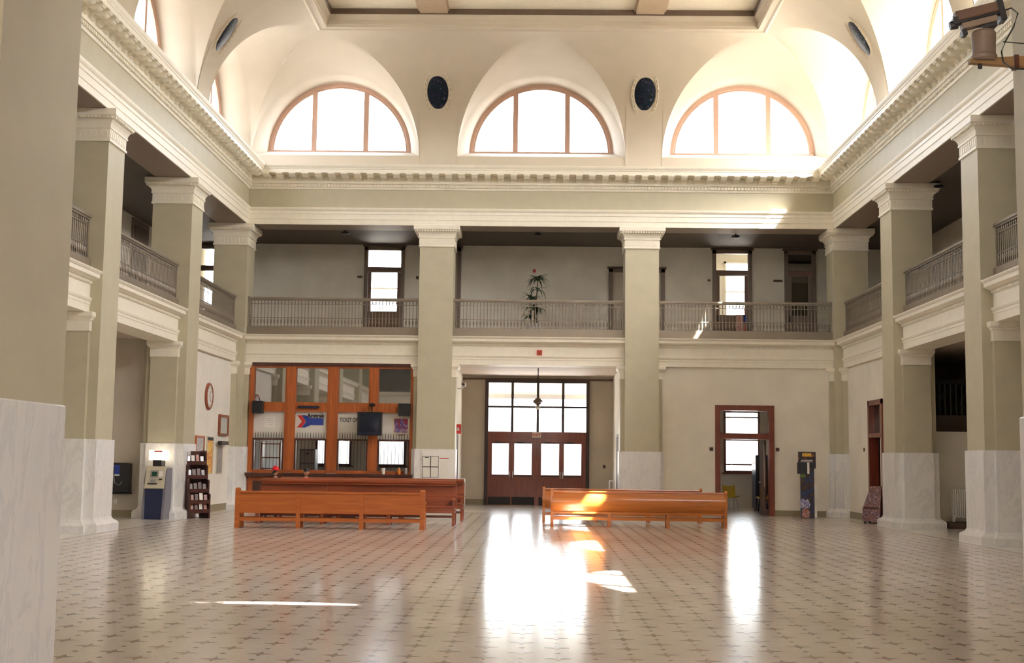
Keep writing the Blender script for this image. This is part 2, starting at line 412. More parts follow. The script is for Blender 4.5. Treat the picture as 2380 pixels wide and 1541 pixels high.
# ---- arcade columns
def capital(mb, x0, x1, y0, y1):
    mb.rect_loft(x0, x1, y0, y1, [(8.26, .0), (8.26, .035), (8.31, .035), (8.315, .018), (8.53, .018), (8.54, .045), (8.575, .045), (8.58, .03),
                                  (8.66, .055), (8.73, .10), (8.775, .145), (8.78, .175), (8.80, .19), (8.93, .19), (8.94, .18)])
def cap_ornament(mb, x0, x1, y0, y1):
    # leaf tongues on the necking and beads under the abacus
    for (ax, a0, a1, c) in (('x', x0, x1, y0), ('x', x0, x1, y1), ('y', y0, y1, x0), ('y', y0, y1, x1)):
        n = 9
        sg = -1 if c in (x0, y0) and ((ax == 'x' and c == y0) or (ax == 'y' and c == x0)) else 1
        for k in range(n):
            t = a0 + (a1-a0)*(k+.5)/n
            w = .035
            f = c + sg*.018; e = f + sg*.014
            pts = [(t-w, 8.345), (t+w, 8.345), (t+w*.9, 8.44), (t, 8.51), (t-w*.9, 8.44)]
            q = []
            for off in (f, e):
                q.append([(p[0], off, p[1]) if ax == 'x' else (off, p[0], p[1]) for p in pts])
            mb.loft(q, True, True)
        n = 16
        for k in range(n):
            t = a0-.12 + (a1-a0+.24)*(k+.5)/n; w = .024
            f = c + sg*.12; e = c + sg*.168
            if ax == 'x': mb.box(t-w, t+w, f, e, 8.735, 8.785)
            else: mb.box(f, e, t-w, t+w, 8.735, 8.785)
def column(label, x0, x1, y0, y1, pil, do=.045, zd=1.93):
    t = thing('column', label, 'column', ((x0+x1)/2, (y0+y1)/2, 0), 0, 'square columns of the hall arcade')
    ox, oy = (x0+x1)/2, (y0+y1)/2
    a = (x0-ox, x1-ox, y0-oy, y1-oy)
    MB().rect_loft(*a, [(0, .17), (.16, .17), (.19, .155), (.215, .12), (.24, .075), (.27, .06), (.30, .05)]).build('plinth', M['marble'], t)
    MB().rect_loft(*a, [(.30, do), (zd-.008, do), (zd, do-.008)]).build('marble_dado', M['marble'], t)
    MB().rect_loft(*a, [(zd-.01, 0), (8.27, 0)]).build('shaft', M['olive'], t)
    mb = MB(); capital(mb, *a); cp = mb.build('capital', M['cream'], t)
    mb = MB(); cap_ornament(mb, *a); q = mb.build('capital_ornament', M['cream'], cp); q['kind'] = 'stuff'
    for (px0, px1, py0, py1) in pil:
        b = (px0-ox, px1-ox, py0-oy, py1-oy)
        MB().rect_loft(*b, [(0, .13), (.15, .13), (.20, .08), (.27, .03), (1.93, .03), (1.93, .02)]).build('pilaster_dado', M['marble'], t)
        MB().rect_loft(*b, [(1.93, 0), (4.20, 0)]).build('side_pilaster', M['olive'], t)
        MB().rect_loft(*b, [(4.18, 0), (4.18, .02), (4.40, .02), (4.41, .045), (4.44, .05), (4.47, .085), (4.50, .095), (4.57, .095), (4.58, .09)]).build('pilaster_cap', M['cream'], t)
    return t
D1 = 1.05
def facade_col(label, x0, x1):
    return column(label, x0, x1, 0.0, D1, [(x0-.13, x0+.02, .2, .9), (x1-.02, x1+.13, .2, .9)])
facade_col('olive square column between the ticket windows and the entrance alcove', -3.75, -2.69)
facade_col('olive square column between the entrance alcove and the plain infill wall', 2.70, 3.75)
def side_col(label, s, y0, y1):
    xa, xb = (-W-D1, -W) if s < 0 else (W, W+D1)
    pa, pb = (-W-.9, -W-.2) if s < 0 else (W+.2, W+.9)
    return column(label, xa, xb, y0, y1, [(pa, pb, y0-.13, y0+.02), (pa, pb, y1-.02, y1+.13)])
side_col('olive square column behind the cash machine', -1, -6.43, -5.36)
side_col('olive square column standing before the black payphone', -1, -13.02, -11.97)
side_col('olive square column beside the floral brochure stand', 1, -6.44, -5.37)
side_col('olive square column standing before the white stair-alcove radiator', 1, -12.97, -11.92)
for s in (-1, 1):
    side_col('olive square column midway along the %s side arcade' % ('clock' if s < 0 else 'stair'), s, -19.53, -18.47)
    side_col('olive square column next to the street entrance in the %s side arcade' % ('clock' if s < 0 else 'stair'), s, -26.08, -25.02)
column('corner pier beside the ticket windows', -W-D1, -W, 0, D1, [(-W-.9, -W-.2, -.13, .02), (-W-.02, -W+.13, .2, .9)])
column('corner pier beside the cardboard movie display', W, W+D1, 0, D1, [(W+.2, W+.9, -.13, .02), (W-.13, W+.02, .2, .9)])
def near_col(label, x0, x1): return column(label, x0, x1, YN-D1, YN, [], .014, 1.86)
near_col('large olive column with grey-veined marble base by the street entrance', -3.74, -2.69)
near_col('olive column carrying the security camera', 2.70, 3.75)
near_col('corner pier at the street end of the clock side', -W-D1, -W); near_col('corner pier at the street end of the stair side', W, W+D1)

# ---- entablature, one per side
def modillion_mesh():
    # side profile in (d, z), extruded along u
    pr = [(.10, 10.49), (.52, 10.49), (.52, 10.455), (.505, 10.435), (.47, 10.425), (.45, 10.40), (.41, 10.375), (.35, 10.365), (.29, 10.375), (.25, 10.40), (.21, 10.385), (.19, 10.35), (.15, 10.325), (.10, 10.32)]
    return pr
TRIMN = [0]
def trim_root(label):
    TRIMN[0] += 1
    return sroot('trim_%d' % TRIMN[0], label)
SIDELABEL = {'far': 'above the far gallery', 'left': 'above the clock-side gallery', 'right': 'above the stair-side gallery', 'near': 'behind the camera'}
for side in ('far', 'left', 'right', 'near'):
    f = SIDE(side); u0, u1 = URANGE(side)
    t = trim_root('bracketed entablature running ' + SIDELABEL[side])
    side_loft(side, [(-.95, 8.937), (-.04, 8.937), (-.03, 8.945)]).build('soffit', M['soffit'], t)  # separate brown strip, darker than the cream architrave over it
    a = side_loft(side, [(-.95, 8.94), (0, 8.94), (0, 9.10), (.018, 9.105), (.018, 9.27), (.036, 9.275), (.036, 9.36), (.05, 9.37), (.075, 9.41), (.085, 9.45), (.085, 9.47), (0, 9.475)])
    a.build('architrave', M['cream'], t)
    side_loft(side, [(-.02, 9.46), (0, 9.46), (0, 10.085)]).build('frieze', M['olive'], t)
    side_loft(side, [(0, 10.06), (.03, 10.065), (.04, 10.10), (.045, 10.12), (.05, 10.125), (.05, 10.225), (.11, 10.23), (.12, 10.26), (.105, 10.28), (.105, 10.49), (.53, 10.49),
                     (.54, 10.485), (.54, 10.59), (.555, 10.60), (.56, 10.63), (.585, 10.67), (.60, 10.71), (.605, 10.745), (.55, 10.75), (0, 10.80)]).build('cornice', M['cream'], t)
    if side == 'near': continue
    lo = max(u0, -23.0) if side != 'far' else u0
    mb = MB(); u = lo + .12
    while u < u1-.1:
        mb.box(u, u+.062, .05, .095, 10.13, 10.215); u += .104
    mb.xf(f); q = mb.build('dentil_band', M['cream'], t); q['kind'] = 'stuff'
    pr = modillion_mesh(); hw = .095
    mb = MB().loft([[(-hw, d, z) for d, z in pr], [(hw, d, z) for d, z in pr]], True, True)
    mb.box(-hw-.02, hw+.02, .11, .535, 10.465, 10.492)
    base = f((0, 0, 0)); mb.xf(lambda p: tuple(a-b for a, b in zip(f(p), base)))
    me = mb.mesh('modillion', M['cream'])
    n = int((u1-.60-(lo+.60))/.4035); st = (u1-.62-(lo+.62))/n
    for k in range(n+1):
        uu = lo+.62+st*k
        link('modillion', me, t, f((uu, 0, 0)))

# ---- coved vault with lunette cells above the entablature
ZSP, ZTOP, DC, BH = 10.78, 14.43, 2.76, 3.65
RW, HW, ZC0 = 2.66, 3.17, 11.17
RG, ZG0, DG = 2.27, 11.45, -0.82
def cove_d(z):
    h = min(max((z-ZSP)/BH, 0), 1); return DC*(1-math.sqrt(max(0, 1-h*h)))
def cove_z(d):
    k = 1-min(max(d/DC, 0), 1); return ZSP+BH*math.sqrt(max(0, 1-k*k))
WINU = {'far': [-6.5, 0.03, 6.5], 'near': [6.5], 'left': [-2.7, -9.2, -15.75, -22.3, -29.5], 'right': [-2.7, -9.2, -15.75, -22.3, -29.5]}  # unseen near side: only one lunette left open, to cut frontal light
for side in ('far', 'left', 'right', 'near'):
    f = SIDE(side); u0, u1 = URANGE(side); mb = MB()
    N = 18
    us = set()
    k = 0
    while u0 + k*.11 < u1: us.add(round(u0+k*.11, 4)); k += 1
    us.add(u1)
    us = {u for u in us if not any(abs(u-uc) < RW-.001 for uc in WINU[side])}
    for uc in WINU[side]:
        for q in range(0, 49): us.add(uc+RW*math.cos(PI*q/48))
    us = sorted(u for u in us if u0 <= u <= u1)
    def zlow(u):
        for uc in WINU[side]:
            if abs(u-uc) < RW-1e-6: return ZC0+HW*math.sqrt(max(0, 1-((u-uc)/RW)**2))
        return ZSP-.05
    cols = []
    for u in us:
        zl = min(zlow(u), ZTOP); zm = min(ZTOP, cove_z(min(u-u0, u1-u)))
        if zm <= zl:      # cut off by the mitre: close up to the clipped cell edge
            uc = min(WINU[side], key=lambda c: abs(c-u)); st_ = math.sqrt(max(0, 1-((u-uc)/RW)**2))
            w = Vector((u, 0, ZC0+RW*st_)); zg = min(ZTOP, ZC0+HW*st_); g = Vector((u, cove_d(zg), zg)); lim = min(u-u0, u1-u)
            if g.y > lim and g.y > 1e-6: g = w+(g-w)*max(0, lim/g.y)
            cols.append([f(tuple(g))]*(N+1)); continue
        # step evenly in cove angle
        al = math.asin(min(1, max(0, (zl-ZSP)/BH))); am = math.asin(min(1, max(0, (zm-ZSP)/BH)))
        col = []
        for i in range(N+1):
            a = al+(am-al)*i/N; z = ZSP+BH*math.sin(a)
            if i == 0: z = zl
            col.append(f((u, cove_d(z), z)))
        cols.append(col)
    for a, b in zip(cols, cols[1:]):
        if a and b: mb.loft([a, b], closed=False)
    # cells and reveals
    for uc in WINU[side]:
        ns = 48; rows = [[] for _ in range(7)]
        for q in range(ns+1):
            t = PI*q/ns; ct, st_ = math.cos(t), math.sin(t); u = uc+RW*ct
            w = Vector((u, 0, ZC0+RW*st_)); zg = min(ZTOP, ZC0+HW*st_); g = Vector((u, cove_d(zg), zg))
            lim = min(u-u0, u1-u)
            if g.y > lim and g.y > 1e-6: g = w+(g-w)*max(0, lim/g.y)
            for i in range(7): rows[i].append(f(tuple(w+(g-w)*i/6)))
        mb.loft(rows, closed=False)
        rv = []
        for r, zc, d in ((RW, ZC0, 0), (RW-.05, ZC0+.03, -.06), (RG+.11, ZG0-.06, -.50), (RG+.05, ZG0, DG+.02), (RG+.05, ZG0, DG-.16)):
            rv.append([f((uc+r*math.cos(PI*q/ns), d, zc+r*math.sin(PI*q/ns))) for q in range(ns+1)])
        mb.loft(rv, closed=False)
        mb.loft([[r[0], r[-1]] for r in rv], closed=False)
        mb.add([f((uc-RW, 0, 10.7)), f((uc+RW, 0, 10.7)), f((uc+RW, 0, ZC0)), f((uc-RW, 0, ZC0))], [(0, 1, 2, 3)])
    o = mb.build('wall_'+side, M['vault'], None, True, 0.5)
    bm = bmesh.new(); bm.from_mesh(o.data); bmesh.ops.remove_doubles(bm, verts=bm.verts, dist=0.0005)
    for e in bm.edges: e.smooth = not (len(e.link_faces) == 2 and e.calc_face_angle(0) > 0.42)
    bm.to_mesh(o.data); bm.free()
    struct(o, 'cream plaster vault with arched window cells ' + SIDELABEL[side])

# ---- lunette windows
def arc_seg_poly(a, b, r):       # pane between local x=a and x=b under the arc of radius r
    xs = [a+(b-a)*k/16 for k in range(17)]
    return [(a, 0)] + [(b, 0)] + [(x, math.sqrt(max(0, r*r-x*x))) for x in reversed(xs)]
def lunette_meshes():
    out = {}
    n = 40; rings = []
    for r, d in ((RG+.055, -.035), (RG+.055, .05), (RG-.05, .05), (RG-.07, .02), (RG-.12, .02), (RG-.12, -.035)):
        rings.append([(r*math.cos(PI*k/n), d, r*math.sin(PI*k/n)) for k in range(n+1)])
    rings.append(rings[0])
    mb = MB().loft(rings, closed=False)
    out['frame'] = mb
    h = math.sqrt((RG-.08)**2-.84**2)
    out['mullion'] = MB().box(-.082, .082, -.03, .045, .0, h)
    out['sill_rail'] = MB().box(-RG-.05, RG+.05, -.05, .10, -.03, .07)
    for nm, a, b in (('l', -RG+.08, -.90), ('c', -.78, .78), ('r', .90, RG-.08)):
        out['pane_'+nm] = MB().prism(arc_seg_poly(a, b, RG-.082), 'y', -.004, .004)
    return out
LM = lunette_meshes()
SIDEW = {'far': ['above the ticket windows', 'above the entrance alcove', 'above the plain infill wall'],
         'left': ['in the clock-side wall above the wall clock', 'in the clock-side wall, second from the corner', 'in the clock-side wall, third from the corner', 'in the clock-side wall, fourth from the corner', 'in the clock-side wall, last before the entrance'],
         'right': ['in the stair-side wall above the dark doorway', 'in the stair-side wall, second from the corner', 'in the stair-side wall, third from the corner', 'in the stair-side wall, fourth from the corner', 'in the stair-side wall, last before the entrance'],
         'near': ['in the street wall behind the camera']}
for side in ('far', 'left', 'right', 'near'):
    rz = {'far': PI, 'left': -PI/2, 'right': PI/2, 'near': 0}[side]
    mesh = {k: v.mesh('lunette_'+k, M['glass'] if k.startswith('pane') else M['winframe']) for k, v in LM.items()} if side == 'far' else mesh
    for i, uc in enumerate(WINU[side]):
        wn += 1
        pos = SIDE(side)((uc, DG-.05, ZG0))
        t = sroot('window_%d' % wn, 'half-round window ' + SIDEW[side][i], pos, rz)
        link('frame', mesh['frame'], t); link('sill_rail', mesh['sill_rail'], t)
        for x in (-.84, .84): link('mullion', mesh['mullion'], t, (x, 0, 0))
        for k in 'lcr': link('pane', mesh['pane_'+k], t)
        inward = {'far': (0,-1,0), 'left': (1,0,0), 'right': (-1,0,0), 'near': (0,1,0)}[side]
        portal(tuple(Vector(SIDE(side)((uc, DG-.20, ZG0+1.12)))), inward, 4.6, 2.3)

for sx in (-1, 1):
    for y0, y1 in ((.04, .95), (YN-.95, YN-.04)): struct(MB().box(sx*(W+.04), sx*(W+.95), y0, y1, 9.8, 14.6).build('wall_attic_light_block', M['roofing']))  # unseen corner boxes added to stop light leaking at the vault mitres
for b in ((-W-.95, W+.95, YN-.95, YN+2.68, 14.62, 14.72), (-W-.95, W+.95, -2.68, .95, 14.62, 14.72), (-W-.95, -W+2.68, YN+2.68, -2.68, 14.62, 14.72), (W-2.68, W+.95, YN+2.68, -2.68, 14.62, 14.72)):
    struct(MB().box(*b).build('roof', M['roofing']), 'unseen roof shell added over the vault to block light')  # unseen slabs added to keep stray sky light out of the vault
# ---- coffered ceiling
ceil = sroot('ceiling', 'flat coffered ceiling with shadow-tan beams and cream panels', (0, 0, 14.43))
XI, Y1, Y0 = W-DC, -DC, YN+DC
def ring(prof, name, m_):
    mb = MB()
    rings = [[(-XI+d, Y0+d, z-14.43), (XI-d, Y0+d, z-14.43), (XI-d, Y1-d, z-14.43), (-XI+d, Y1-d, z-14.43)] for d, z in prof]
    return mb.loft(rings, True).build(name, m_, ceil)
ring([(-.28, 14.40), (-.20, 14.36), (-.14, 14.40), (-.02, 14.41), (0, 14.38), (.03, 14.385), (.05, 14.45), (.07, 14.47), (.07, 14.60), (.09, 14.62), (.13, 14.70), (.16, 14.74)], 'ceiling_cornice', M['vault'])
ring([(.16, 14.74), (.20, 14.74), (.20, 14.92)], 'coffer_edge', M['darkbrown'])
XB = [3.2]
ys = [Y1-.2, -6.0, -12.5, -19.0, -25.5, Y0+.2]
for x in (-3.2, 3.2):
    MB().rect_loft(x-.47, x+.47, Y0+.15, Y1-.15, [(14.95-14.43, 0), (14.84-14.43, 0), (14.84-14.43, -.05), (14.76-14.43, -.06)]).build('coffer_beam', M['tanbeam'], ceil)
for y in ys[1:-1]:
    MB().rect_loft(-XI+.15, XI-.15, y-.47, y+.47, [(14.95-14.43, 0), (14.84-14.43, 0), (14.84-14.43, -.05), (14.765-14.43, -.06)]).build('cross_beam', M['tanbeam'], ceil)
xs = [-XI+.1, -3.2, 3.2, XI-.1]
for a, b in zip(xs, xs[1:]):
    for c, d in zip(ys[1:], ys):
        MB().box(a, b, c, d, 14.90-14.43, 15.0-14.43).build('ceiling_panel', M['panel_white'], ceil)

# ---- gallery beams and railings, one per bay
BEAM = [(-.95, 4.58), (-.25, 4.58), (-.25, 4.74), (-.235, 4.745), (-.235, 4.80), (-.215, 4.82), (-.20, 4.86), (-.20, 4.885), (-.25, 4.89), (-.25, 5.165), (-.235, 5.17), (-.235, 5.18),
        (-.225, 5.24), (-.16, 5.25), (-.10, 5.28), (-.055, 5.30), (-.055, 5.38), (-.035, 5.39), (0.0, 5.425), (.005, 5.45), (-.95, 5.45)]
def make_baluster():
    pr = [(.012, 0), (.022, .012), (.022, .03), (.011, .05), (.011, .08), (.024, .12), (.030, .17), (.024, .22), (.011, .27), (.010, .55), (.013, .60), (.010, .66), (.010, .74), (.020, .77), (.020, .80), (.012, .82), (.012, .845)]
    return MB().lathe(pr, n=6).mesh('baluster', M['rail'], True, 0.9)
BAL = make_baluster()
def bay(side, a, b, where, full=True):
    f = SIDE(side)
    t = trim_root('cream moulded gallery beam ' + where)
    MB().loft([[f((a, d, z)) for d, z in BEAM], [f((b, d, z)) for d, z in BEAM]], True, True).build('beam', M['cream'], t)
    mb = MB(); u = a+.03
    while u < b-.05:
        mb.box(u, u+.035, -.24, -.19, 5.185, 5.235); u += .062
    mb.xf(f); q = mb.build('dentil_band', M['cream'], t); q['kind'] = 'stuff'
    base = f(((a+b)/2, -.36, ZWT)); rz = 0
    L_ = (b-a)/2
    t = thing('railing', 'bronze-grey gallery railing ' + where, 'railing', base, 0, 'gallery railings')
    def bx(u0, u1, d0, d1, z0, z1):
        mb = MB().box(u0, u1, d0, d1, z0, z1)
        o0 = f((0, -.36, 0))
        return mb.xf(lambda p: tuple(q_-r_ for q_, r_ in zip(f((p[0], p[1]-.36, p[2])), o0)))
    bx(-L_, L_, -.09, .09, 0, .26).build('kerb', M['rail'], t)
    mb = bx(-L_, L_, -.075, .075, 1.145, 1.20); mb2 = bx(-L_, L_, -.045, .045, 1.105, 1.145); mb.add(mb2.v, mb2.f); mb.build('handrail', M['rail'], t)
    bx(-L_, L_, -.022, .022, .26, .285).build('bottom_rail', M['rail'], t)
    bx(-L_, L_, -.018, .018, .545, .565).build('lower_rail', M['rail'], t)
    bx(-L_, L_, -.018, .018, .985, 1.005).build('upper_rail', M['rail'], t)
    for s in (-1, 1): bx(s*(L_-.03)-.03, s*(L_-.03)+.03, -.03, .03, .26, 1.23).build('end_post', M['rail'], t)
    if not full: return
    n = int(round(2*L_/.1075))
    o0 = f((0, 0, 0))
    for k in range(1, n):
        u = -L_+2*L_*k/n; p = f((u, 0, 0))
        link('baluster', BAL, t, (p[0]-o0[0], p[1]-o0[1], .27))
bay('far', -W, -3.75, 'above the ticket windows'); bay('far', -2.69, 2.70, 'above the entrance alcove'); bay('far', 3.75, W, 'above the plain infill wall')
bay('left', -5.36, 0, 'above the wall clock'); bay('left', -11.97, -6.43, 'above the payphone bay'); bay('left', -18.47, -13.02, 'between payphone bay and street entrance')
bay('right', -5.37, 0, 'above the dark side doorway'); bay('right', -11.92, -6.44, 'above the stair alcove'); bay('right', -18.47, -12.97, 'between stair alcove and street entrance')
for side, a, b in (('left', -25.02, -19.53), ('left', YN, -26.08), ('right', -25.02, -19.53), ('right', YN, -26.08), ('near', -W, -3.74), ('near', -2.69, 2.70), ('near', 3.75, W)):
    f = SIDE(side); t = trim_root('plain gallery beam in the near half of the hall')
    MB().loft([[f((a, d, z)) for d, z in BEAM], [f((b, d, z)) for d, z in BEAM]], True, True).build('beam', M['cream'], t)

# ---- ground floor walls behind the arcade
m = MB(); wall_holes(m, 'y', .35, .22, 3.80, W+.1, 0, ZBB+.1, [(5.62, 7.26, 0, 3.32)])
wr = struct(m.build('wall_infill_far', M['wall']), 'plain pale infill wall with a wood-framed doorway')
MB().box(3.87, 5.53, .325, .35, 0, .18).build('skirting', M['base_olive'], wr); MB().box(7.36, 9.08, .325, .35, 0, .18).build('skirting', M['base_olive'], wr)
o = struct(MB().box(-W-.57, -W-.35, -5.3, .1, 0, ZBB+.1).build('wall_infill_left', M['white_wall']), 'white infill wall carrying the clock and notices')
MB().box(-W-.35, -W-.325, -5.23, -.13, 0, .2).build('skirting', M['base_olive'], o)
m = MB(); wall_holes(m, 'x', W+.35, .22, -5.3, .1, 0, ZBB+.1, [(-3.95, -2.62, 0, 3.36)])
o = struct(m.build('wall_infill_right', M['wall']), 'pale infill wall with a dark side doorway')
MB().box(W+.325, W+.35, -2.58, -.13, 0, .2).build('skirting', M['base_olive'], o)
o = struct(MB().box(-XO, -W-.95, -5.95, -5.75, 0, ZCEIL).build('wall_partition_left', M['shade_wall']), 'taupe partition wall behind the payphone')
MB().box(-XO, -W-.95, -5.98, -5.95, 0, .18).build('skirting', M['base_olive'], o)
o = struct(MB().box(W+1.2, XO, -5.85, -5.65, 0, 2.5).build('wall_partition_right', M['wall']), 'low white partition wall behind the radiator')
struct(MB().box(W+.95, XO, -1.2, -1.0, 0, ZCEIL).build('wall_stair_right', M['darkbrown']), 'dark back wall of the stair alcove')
struct(MB().box(W+1.02, W+1.2, -5.87, -5.60, 0, ZCEIL).build('trim_stair_post', M['darkbrown']), 'dark upright at the edge of the stair alcove')
# entrance alcove
for s, x in ((-1, -2.69-.06), (1, 2.70+.06)):
    struct(MB().box(x, x+s*.2, 1.0, YF, 0, ZCEIL).build('wall_alcove_left' if s < 0 else 'wall_alcove_right', M['wall']), 'side wall of the entrance alcove')
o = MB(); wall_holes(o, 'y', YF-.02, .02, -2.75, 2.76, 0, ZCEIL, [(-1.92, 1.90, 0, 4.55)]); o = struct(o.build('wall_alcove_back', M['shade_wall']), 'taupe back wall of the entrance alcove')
MB().box(-2.75, -1.92, YF-.05, YF-.02, 0, .2).build('skirting', M['base_olive'], o); MB().box(1.90, 2.76, YF-.05, YF-.02, 0, .2).build('skirting', M['base_olive'], o)
MB().box(-2.75, 2.76, YF-.06, YF-.02, 4.45+.1, 4.62).build('picture_rail', M['darkbrown'], o)
# rooms left and right of the alcove
struct(MB().box(W+.57, W+.77, .57, YF, 0, ZCEIL).build('wall_room_right', M['shade_wall']))
struct(MB().box(-W-.2, -W, .6, YF, 0, ZCEIL).build('wall_room_left', M['white_wall']))
# outside
GC = mat('pale_concrete', (0.50, 0.47, 0.43), 0.8)
for k, (x0, x1, y0, y1) in enumerate(((-90, 90, YF+.3, 120), (-90, 90, -130, YB-.3), (-90, -XO-.3, YB-.3, YF+.3), (XO+.3, 90, YB-.3, YF+.3))):
    struct(MB().box(x0, x1, y0, y1, -.6, -.1).build('ground', GC), 'pale pavement around the building')
# ================================================================== DOORS AND SCREENS
def ybox(parent, name, m_, x0, x1, z0, z1, y0, y1): return MB().box(x0, x1, y0, y1, z0, z1).build(name, m_, parent)
def pane(parent, x0, x1, z0, z1, y=0.0, m_=None, name='pane'):
    return MB().add([(x0, y, z0), (x1, y, z0), (x1, y, z1), (x0, y, z1)], [(0, 1, 2, 3)]).build(name, m_ or M['glass'], parent)
# main entrance: four leaves under an eight-light transom
E0 = sroot('door_1', 'red-brown glazed entrance doors under an eight-pane transom', (0, 7.06, 0))
WD = M['wood_door']
FD = mat('blackened_frame', (0.03, 0.014, 0.011), 0.45, var=0)
ybox(E0, 'door_frame', FD, -1.92, -1.79, 0, 4.55, -.08, .10); ybox(E0, 'door_frame', FD, 1.78, 1.90, 0, 4.55, -.08, .10)
ybox(E0, 'door_frame', FD, -1.79, 1.78, 4.44, 4.55, -.08, .10)
for x in (-.915, .015, .935): ybox(E0, 'glazing_bar', FD, x-.045, x+.045, 2.66, 4.44, -.03, .05)
ybox(E0, 'glazing_bar', FD, -1.79, 1.78, 3.53, 3.60, -.028, .048)
for a, b in ((-1.79, -.96), (-.87, -.03), (.06, .89), (.98, 1.78)):
    pane(E0, a, b, 3.60, 4.44); pane(E0, a, b, 2.66, 3.53)
ybox(E0, 'transom_rail', WD, -1.79, 1.78, 2.30, 2.66, -.10, .08)
MB().box(-1.79, 1.78, -.13, -.10, 2.40, 2.44).build('transom_moulding', WD, E0)
ybox(E0, 'centre_post', WD, -.07, .05, 0, 2.30, -.09, .07)
for k, (a, b, ga, gb) in enumerate(((-1.79, -.935, -1.64, -1.03), (-.93, -.07, -.83, -.19), (.05, .885, .15, .80), (.89, 1.78, .98, 1.61))):
    lf = bpy.data.objects.new('door_leaf', None); C.objects.link(lf); lf.parent = E0
    mb = MB(); wall_holes(mb, 'y', -.03, .05, a-.004, b+.004, 0.0, 2.31, [(ga, gb, 1.10, 2.23)]); mb.build('leaf_frame', WD, lf)
    MB().rect_loft(0, 0, 0, 0, [(0, 0), (0, 0)])
    mb = MB().box(ga-.06, gb+.06, -.045, -.03, .36, 1.0); mb.box(ga, gb, -.06, -.045, .43, .93); mb.build('leaf_panel', WD, lf)
    ybox(lf, 'kick_plate', M['iron'], a+.02, b-.02, .02, .30, -.04, -.03)
    pane(lf, ga, gb, 1.10, 2.23)
    hx = gb+.05 if k % 2 == 0 else ga-.05
    ybox(lf, 'push_bar', M['iron'], ga, gb, 1.04, 1.07, -.075, -.05)
    MB().tube([(hx, -.09, .98), (hx, -.09, 1.22)], .012).build('pull_handle', M['grey'], lf)
    ybox(lf, 'door_closer', M['black'], ga+.10, ga+.35, 2.235, 2.285, -.09, -.03)
portal((0, YF+.28, 2.25), (0, -1, 0), 3.6, 4.4)
# exit sign over the doors
ex = thing('exit_sign', 'small red and white sign on the entrance transom rail', 'sign', (-.02, 6.94, 2.55))
ybox(ex, 'sign_plate', M['paper'], -.16, .16, -.095, .095, -.012, .012)
text_mesh('lettering', 'EXIT', .15, M['red'], ex, (0, -.016, -.005), bold=.004)
# canopy outside
cn = thing('platform_canopy', 'beige platform canopy seen through the entrance transom', 'canopy', (0, 10.5, 0))
ybox(cn, 'canopy_beam', M['grey'], -9, 9, 4.03, 4.20, -.1, .1)
for k in range(28): ybox(cn, 'fascia_board', M['white_wall'], -9+k*.65, -9+k*.65+.64, 4.20, 5.3, -.02, .02)
ybox(cn, 'canopy_roof', M['vault'], -9, 9, 5.3, 5.4, -2.9, 2.0)
for x in (-7.5, 7.5): MB().lathe([(.12, -.1), (.12, 4.03)], (x, 0, 0), 10).build('canopy_post', M['grey'], cn)

# doorway to the side room
E1 = sroot('door_2', 'red-brown doorway with a clear transom in the plain infill wall', (0, .35, 0))
for nm, x0, x1, z0, z1 in (('door_frame', 5.53, 5.69, 0, 3.24), ('door_frame', 7.20, 7.36, 0, 3.24), ('door_frame', 5.53, 7.36, 3.24, 3.41), ('transom_rail', 5.69, 7.20, 2.36, 2.54)):
    ybox(E1, nm, WD, x0, x1, z0, z1, -.045, .25)
pane(E1, 5.69, 7.20, 2.54, 3.24, .10)
lf = MB().box(7.10, 7.15, .25, 1.15, .01, 2.34).build('door_leaf', M['wood_dark'], E1)
ybox(lf, 'edge_strip', M['beige'], 7.085, 7.10, .9, 2.2, .26, .29)
ybox(lf, 'leaf_handle', M['grey'], 7.06, 7.10, 1.0, 1.05, .95, 1.08)
# furniture of the side room
def shell_chair(label, loc, rz):
    t = thing('shell_chair', label, 'chair', loc, rz, 'yellow shell chairs')
    pr = [(-.22, .44), (-.18, .455), (.05, .43), (.15, .44), (.19, .52), (.23, .80), (.24, .83)]
    rows = []
    for x, k in ((-.23, .05), (-.15, .01), (0, 0), (.15, .01), (.23, .05)): rows.append([(x, y-k*.5, z+k) for y, z in pr])
    MB().loft(rows + [[(p[0], p[1]+.012, p[2]-.012) for p in r] for r in reversed(rows)], closed=False).build('shell', M['yellow'], t, True)
    for x in (-.17, .17):
        for y, yb in ((-.17, -.22), (.12, .20)): MB().tube([(x*.8, y, .42), (x, yb, 0)], .012, 8).build('leg', M['grey'], t)
    return t
shell_chair('yellow shell chair under the bright side-room window', (6.72, 5.0, 0), 2.6); shell_chair('yellow shell chair in front of the dark vending machine', (7.68, 3.9, 0), -1.5)
t = thing('vending_machine', 'dark blue vending machine inside the side room', 'vending machine', (7.95, 4.95, 0))
MB().bbox(-.45, .45, -.4, .4, .06, 1.90, .02).build('cabinet', M['navy'], t); ybox(t, 'display_window', M['black'], -.40, .15, .6, 1.75, -.41, -.40); ybox(t, 'coin_panel', M['grey'], .22, .38, 1.0, 1.4, -.415, -.40); ybox(t, 'delivery_flap', M['iron'], -.35, .1, .2, .42, -.415, -.40)
for x in (-.36, .36): ybox(t, 'foot', M['iron'], x-.05, x+.05, 0, .06, -.3, .3)
